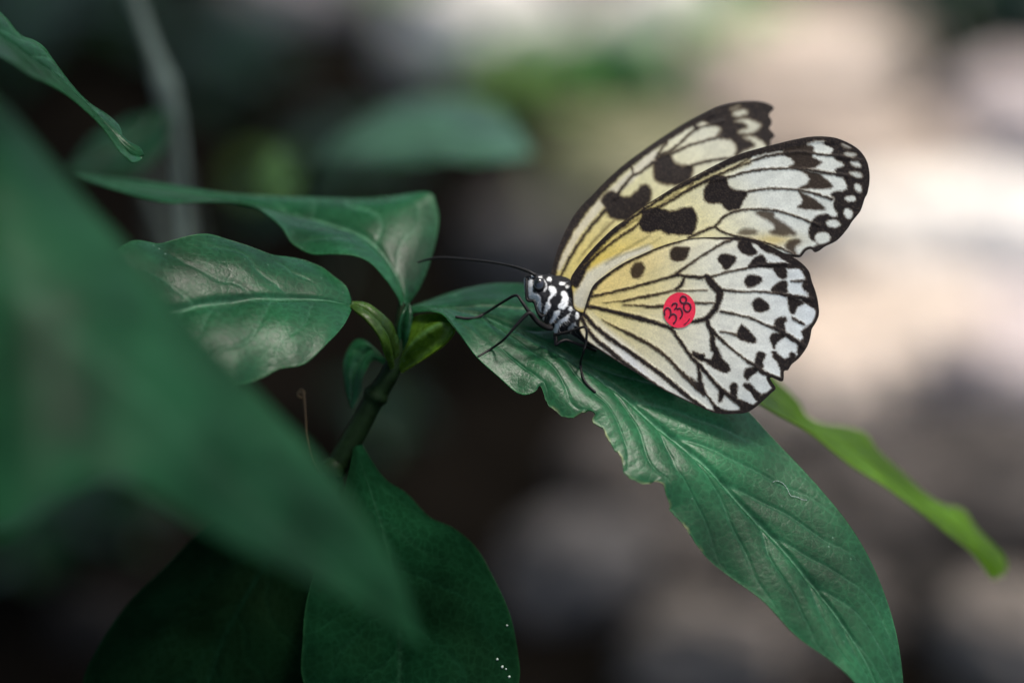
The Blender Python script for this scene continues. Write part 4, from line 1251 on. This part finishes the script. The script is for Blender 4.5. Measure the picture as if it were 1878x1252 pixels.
def shift(op):
    pts = [((p[0] - AX0[0]) * .88 + AX0[0] + 8, (p[1] - AX0[1]) * .88 + AX0[1] - 14) + ((p[2],) if len(p) > 2 else ()) for p in z2p(op[1], op[2])]
    return (op[0], 'Q', pts) + tuple(op[3:])


wing('hindwing', [tuple(p) for p in fh], [shift(o) for o in hind_ops], hind_col, lambda X, Y: 5.0 + 0.16 * axis_dist(X, Y), step=3.0, seed=5.0, smooth_n=420, label='far hindwing hidden behind the near wings')

# --- body: head, thorax and abdomen as one inflated surface
body_out = [(960.5, 512), (966, 503), (976, 499), (986, 502), (997, 504), (1006, 502), (1016, 505), (1030, 506), (1045, 512), (1060, 528), (1078, 548), (1096, 574), (1120, 600), (1160, 630), (1210, 668), (1245, 700), (1252, 712), (1240, 714), (1215, 706), (1180, 688),
            (1140, 664), (1104, 644), (1080, 634), (1062, 622), (1046, 613), (1030, 614), (1020, 613), (1012, 603), (1003, 597), (997, 590), (993, 588), (987, 580), (982, 568), (978, 556), (968, 551), (963, 540)]
bo = spline(body_out, 220, closed=True)
BX, BY, BS, BF = fill_outline(bo, 1.0)
depth = -BS
# thickness: thorax fat, head and abdomen slimmer
thick = 30 * np.exp(-(((BX - 1035) / 42) ** 2 + ((BY - 562) / 60) ** 2)) + 19 * np.exp(-(((BX - 984) / 22) ** 2 + ((BY - 538) / 40) ** 2)) + 15 * np.exp(-(sd_line(BX, BY, [(1080, 600, 4), (1230, 700, 4)]).clip(0) / 40) ** 2) + 3
rr = np.minimum(depth / np.minimum(thick, 26), 1)
half = thick * np.sqrt(np.clip(1 - (1 - rr) ** 2, 0, 1)) * MM
half -= 0.18 * np.clip(sm(np.abs(sd_line(BX, BY, [(1003, 500, 1), (1001, 540, 1), (997, 590, 1)])) - 2, 3), 0, 1) * (half > .5)
body_ops = [
    ('w', 'X', [(208, 430), (245, 410), (252, 600), (252, 790), (262, 860), (215, 780), (205, 600)], .55),
    ('w', 'X', [(300, 460), (380, 430), (405, 520), (400, 680), (470, 700), (545, 800), (555, 1000), (545, 1090), (480, 1000), (430, 860), (330, 825), (295, 760), (288, 600)], .8),
    ('w', 'X', [(585, 430), (640, 470), (668, 560), (645, 655), (585, 670), (625, 560)], .7),
    ('w', 'X', ell(390, 372, 32, 36), .9), ('w', 'X', ell(530, 402, 48, 26), .7), ('w', 'X', ell(703, 438, 54, 54), 1),
    ('w', 'X', [(675, 600), (720, 555), (800, 575), (855, 660), (820, 745), (745, 805), (705, 880), (660, 860), (720, 700), (690, 655)], .95),
    ('w', 'X', [(605, 1000), (640, 880), (690, 865), (745, 950), (690, 1025), (640, 1090), (600, 1210), (570, 1240), (585, 1100)], .9),
    ('w', 'X', [(915, 700), (980, 645), (1055, 720), (1075, 820), (1045, 965), (960, 1025), (880, 1005), (865, 930), (920, 860), (940, 780)], .98),
    ('w', 'Y', [(755, 320), (800, 215), (900, 185), (915, 240), (860, 345), (780, 425), (755, 480), (745, 660), (705, 640), (698, 440)], .9),
    ('w', 'Y', [(1115, 235), (1100, 285), (1060, 385), (950, 445), (885, 525), (865, 640), (825, 705), (775, 650), (800, 500), (850, 420), (1000, 315)], .92),
    ('w', 'X', ell(950, 522, 66, 38, 12), 1), ('w', 'X', ell(1050, 582, 40, 36), .9), ('w', 'X', ell(1170, 562, 46, 26, -15), .8), ('w', 'X', ell(1105, 1010, 50, 50), .85),
    ('w', 'Y', ell(1240, 280, 44, 95, 8), .95), ('w', 'Y', ell(1350, 205, 40, 40), .7),
    ('w', 'Y', [(1120, 470), (1200, 420), (1210, 500), (1100, 600), (1050, 600), (1080, 500)], .5),
    ('w', 'Q', [(1080, 616), (1110, 628), (1150, 650), (1230, 702), (1200, 694), (1140, 660), (1090, 632)], .6),
    ('w', 'Q', [(1110, 602), (1150, 634), (1220, 680), (1200, 668), (1140, 622)], .6),
]
Xn = BX
kk = np.ones_like(BX)
for op in body_ops:
    q = spline(z2p(op[1], op[2]), 40, closed=True)
    kk = kk * (1 - sm(0.9 + sd_poly(BX + .8 * field_noise(BX, BY, .9, 3) + rng.normal(0, .45, BX.shape), BY + .8 * field_noise(BX, BY, .9, 4) + rng.normal(0, .45, BX.shape), q), 1.5) * op[3])
bcol = np.array([0.66, 0.67, 0.67]) * (1 - kk[:, None]) + np.array([0.008, 0.008, 0.010]) * kk[:, None]
tuft = 0.05 * field_noise(BX, BY, 0.3, 9) * np.clip(depth / 6, 0, 1) + 0.08 * (1 - kk) * np.clip(depth / 4, 0, 1)
nb = len(BX)
Vb = np.vstack([P(BX, BY, 3.0 - half - tuft), P(BX, BY, 3.0 + half + tuft)])
Fb = np.vstack([BF, BF[:, ::-1] + nb])
bodym = plain_mat('body_scales', (0, 0, 0), rough=0.75, spec=0.2, nscale=2600, var=0.25, bump=0.2, dist=0.00004, attr=True)
body = mesh_obj('body', Vb, Fb, bodym, fly, col=np.vstack([bcol, bcol]))
bmx = bmesh.new()
bmx.from_mesh(body.data)
bmesh.ops.remove_doubles(bmx, verts=bmx.verts, dist=1e-6)
bmx.to_mesh(body.data)
bmx.free()

# fine hair over head and thorax
hr = np.random.default_rng(21)
cand = np.nonzero((depth > 1.0) & (BX < 1075))[0]
HV, HF, HC = [], [], []
for ci in hr.choice(cand, 900):
    x, y, h0 = BX[ci], BY[ci], half[ci]
    side_ = 1 if hr.random() < .75 else -1
    b0 = P(x, y, 3.0 - side_ * (h0 - .05))
    out_ = np.array([x - 1022, y - 560]) / 60.0 + np.array([.5, .35]) + hr.normal(0, .35, 2)
    ln = hr.uniform(5, 10)
    b1 = P(x + out_[0] * ln, y + out_[1] * ln, 3.0 - side_ * (h0 + hr.uniform(.2, .7)))
    dv = np.cross(b1 - b0, FWD)
    dv = dv / (np.linalg.norm(dv) + 1e-12) * 0.000035
    o_ = len(HV)
    HV += [b0 - dv, b0 + dv, b1]
    HF.append((o_, o_ + 1, o_ + 2))
    HC += [np.clip(bcol[ci] * hr.uniform(.7, 1.1) + .01, 0, 1)] * 3
hair = mesh_obj('hair', HV, HF, bodym, fly, col=np.array(HC), smooth=False)
hair['kind'] = 'stuff'

inkm = plain_mat('black_chitin', (0.007, 0.006, 0.006), rough=0.5, spec=0.2, nscale=1500, var=0.2)
eyem = plain_mat('dark_eye', (0.006, 0.006, 0.007), rough=0.16, spec=0.6, nscale=6000, var=0.2, bump=0.1, dist=0.00005)
for dzc, lab in ((0.1, None), (5.4, 'far eye')):
    bm = bmesh.new()
    bmesh.ops.create_uvsphere(bm, u_segments=28, v_segments=18, radius=1.0)
    c = P(988.4, 523.7, dzc)
    for v in bm.verts:
        q = c + RIGHT * v.co.x * 10.8 * MM * .001 + UPV * v.co.y * 14.6 * MM * .001 + FWD * v.co.z * 7.5 * MM * .001
        v.co = Vector(q)
    me = bpy.data.meshes.new('eye')
    bm.to_mesh(me)
    bm.free()
    me.polygons.foreach_set('use_smooth', np.ones(len(me.polygons), bool))
    me.materials.append(eyem)
    e = bpy.data.objects.new('eye', me)
    scene.collection.objects.link(e)
    e.parent = fly
    e.location = -Vector(fly.location)

# palp: dark-edged lip running down from the face
for pts in ([(965.5, 511, 1), (966, 530, 0.2), (966, 547, 0), (971, 552, -.4), (979, 552, -.6), (983, 563, -.8), (987, 574, -.8), (994, 580, -.6), (999, 577, -.3)],):
    V, F = px_tube(pts, [2.0, 2.4, 2.4, 2.6, 2.6, 2.4, 2.4, 3, 2], 50, 8)
    mesh_obj('palp', V, F, inkm, fly)

V, F = px_tube([(982, 505, 1), (974, 500, 1), (962, 495, 1.5), (940, 488, 2.5), (900, 480.5, 4.5), (850, 475, 7), (812, 472.5, 9), (790, 474.5, 10), (766, 481, 11)], [3.4, 2.8, 2.0, 1.9, 2.0, 2.1, 2.4, 2.5, 1.7], 80, 8)
mesh_obj('antenna', V, F, inkm, fly)


def leg(pts, rad):
    V, F = px_tube(pts, [r * 1.15 for r in rad], 90, 8)
    return mesh_obj('leg', V, F, inkm, fly)


fz = leafA_dz
leg([(1010, 598, 1), (1001, 599, 0), (984, 588, -1), (971, 573, -2), (957, 553, -2), (946, 541.5, -1), (922, 554, 2), (892, 573, fz(892, 573) - 1.6), (874, 582, fz(874, 582) - 1.0), (857, 583.5, fz(857, 583) - .8), (836, 580.5, fz(838, 582) - .7)],
    [4.5, 4.2, 3.4, 3.0, 2.3, 2.4, 2.2, 2.2, 2.4, 2.2, 2.0])
leg([(1012, 602, -1), (1002, 601, -2), (986, 591, -4), (971, 574, -5), (949, 594, -5), (926, 620.5, -4), (903, 638, fz(903, 638) - .9), (876, 654.5, fz(880, 652) - .3)],
    [4.2, 4.0, 3.2, 2.6, 2.2, 2.0, 1.9, 1.9])
leg([(1018, 614, 0), (1027, 612, -1.2), (1055, 604.5, -2.4), (1071, 599.5, -3.2), (1076, 606, -3.4), (1074, 631, -3), (1069, 648, -2.4), (1064.5, 669, fz(1065, 669) - 1.2), (1070, 694, fz(1070, 694) - .5), (1080, 708, fz(1080, 708) - .3), (1092, 719, fz(1092, 719) - .25)],
    [2.6, 2.2, 2.0, 2.0, 2.2, 2.0, 1.9, 2.2, 2.2, 2.2, 2.0])
leg([(1018, 612, 1), (1019, 624, .5), (1020, 632, 0), (1024, 628.5, 0), (1038, 623.5, 0.4), (1055, 629, 1), (1072, 635, 1.6), (1092, 642, fz(1092, 642) - .4)],
    [3.4, 3.2, 2.6, 2.4, 2.2, 2.2, 2.6, 2.4])

# --- red sticker with its hand-written number
stm = plain_mat('red_paper', (0.62, 0.012, 0.045), rough=0.6, nscale=1500, var=0.12, bump=0.1)
inks = plain_mat('ink', (0.055, 0.004, 0.018), rough=0.6, nscale=1500, var=0.2)


def on_hind(x, y, lift):
    x, y = np.asarray(x, float), np.asarray(y, float)
    return P(x, y, dz_hind(x, y) + 0.35 * field_noise(x, y, 0.022, 7.0) * np.clip(axis_dist(x, y) / 12, 0, 1) - lift)


so = np.array(ell(1246, 568.7, 29.6, 32.6, 8, 72))
SX, SY, SS, SF = fill_outline(so, 2.0)
top = on_hind(SX, SY, 0.22)
Vs = np.vstack([top, on_hind(SX, SY, 0.10)])
sticker = mesh_obj('sticker', Vs, np.vstack([SF, SF[:, ::-1] + len(SX)]), stm, fly)
sticker['label'] = 'round red paper sticker reading 338'


def ink(strokes, w=6.4):
    VV, FF, n = [], [], 0
    for st in strokes:
        c = spline(z2p('E', st), max(14, len(st) * 6))
        V, F = tube(on_hind(c[:, 0], c[:, 1], 0.23), w * .5 * .5 * MM * .001, 6)
        VV.append(V)
        FF += [tuple(i + n for i in f) for f in F]
        n += len(V)
    o = mesh_obj('digit', np.vstack(VV), FF, inks, sticker)
    return o


ink([[(1322, 610), (1324, 540), (1362, 500), (1402, 525), (1410, 590), (1388, 645)], [(1412, 610), (1448, 588), (1488, 620), (1486, 680), (1452, 728)]])
ink([[(1428, 470), (1452, 440), (1496, 440), (1494, 488), (1468, 525)], [(1500, 520), (1545, 508), (1575, 560), (1572, 610), (1545, 655)]])
ink([ell(1592, 384, 44, 50, 10, 14) + [ell(1592, 384, 44, 50, 10, 14)[0]], ell(1648, 492, 50, 62, -10, 14) + [ell(1648, 492, 50, 62, -10, 14)[0]]])
ink([[(1600, 745), (1640, 715), (1682, 660)]], 3.5)

# ------------------------------------------------------------------ small things lying on the leaves
def leafA_point(px, py, lift):
    return P(px, py, leafA_dz(px, py) - lift)


th_pts = np.array([leafA_point(x, y, .35 + .25 * math.sin(i * 1.7)) for i, (x, y) in enumerate([(1417, 884), (1424, 881), (1436, 886), (1444, 896), (1450, 908), (1462, 911), (1470, 915), (1480, 917)])])
c = spline(th_pts, 60)
V, F = tube(c, 0.000045, 6)
tag(mesh_obj('fibre', V, F, plain_mat('white_fibre', (0.30, 0.36, 0.32), rough=0.7)), 'tiny white fibre stuck on the upper half of the long leaf', 'fibre')

specm = plain_mat('pale_frass', (0.28, 0.34, 0.28), rough=0.6)
for (x, y, r) in [(912, 1208, 3.2), (921, 1222, 3.8), (928, 1226, 2.4), (934, 1240, 3.4), (930, 1146, 2.2)]:
    bm = bmesh.new()
    bmesh.ops.create_icosphere(bm, subdivisions=2, radius=r * .7 * MM * .001)
    for v in bm.verts:
        v.co *= 1 + .35 * noise.noise(v.co * 9000 + Vector((x, y, 0)))
    me = bpy.data.meshes.new('dropping')
    bm.to_mesh(me)
    bm.free()
    me.materials.append(specm)
    o = bpy.data.objects.new('dropping', me)
    o.location = P(x, y, leafA_dz(x, y, D_data) - 0.4)
    link(o)
    tag(o, 'tiny pale dropping at the right edge of the hanging leaf', 'dropping', 'droppings on the hanging leaf')
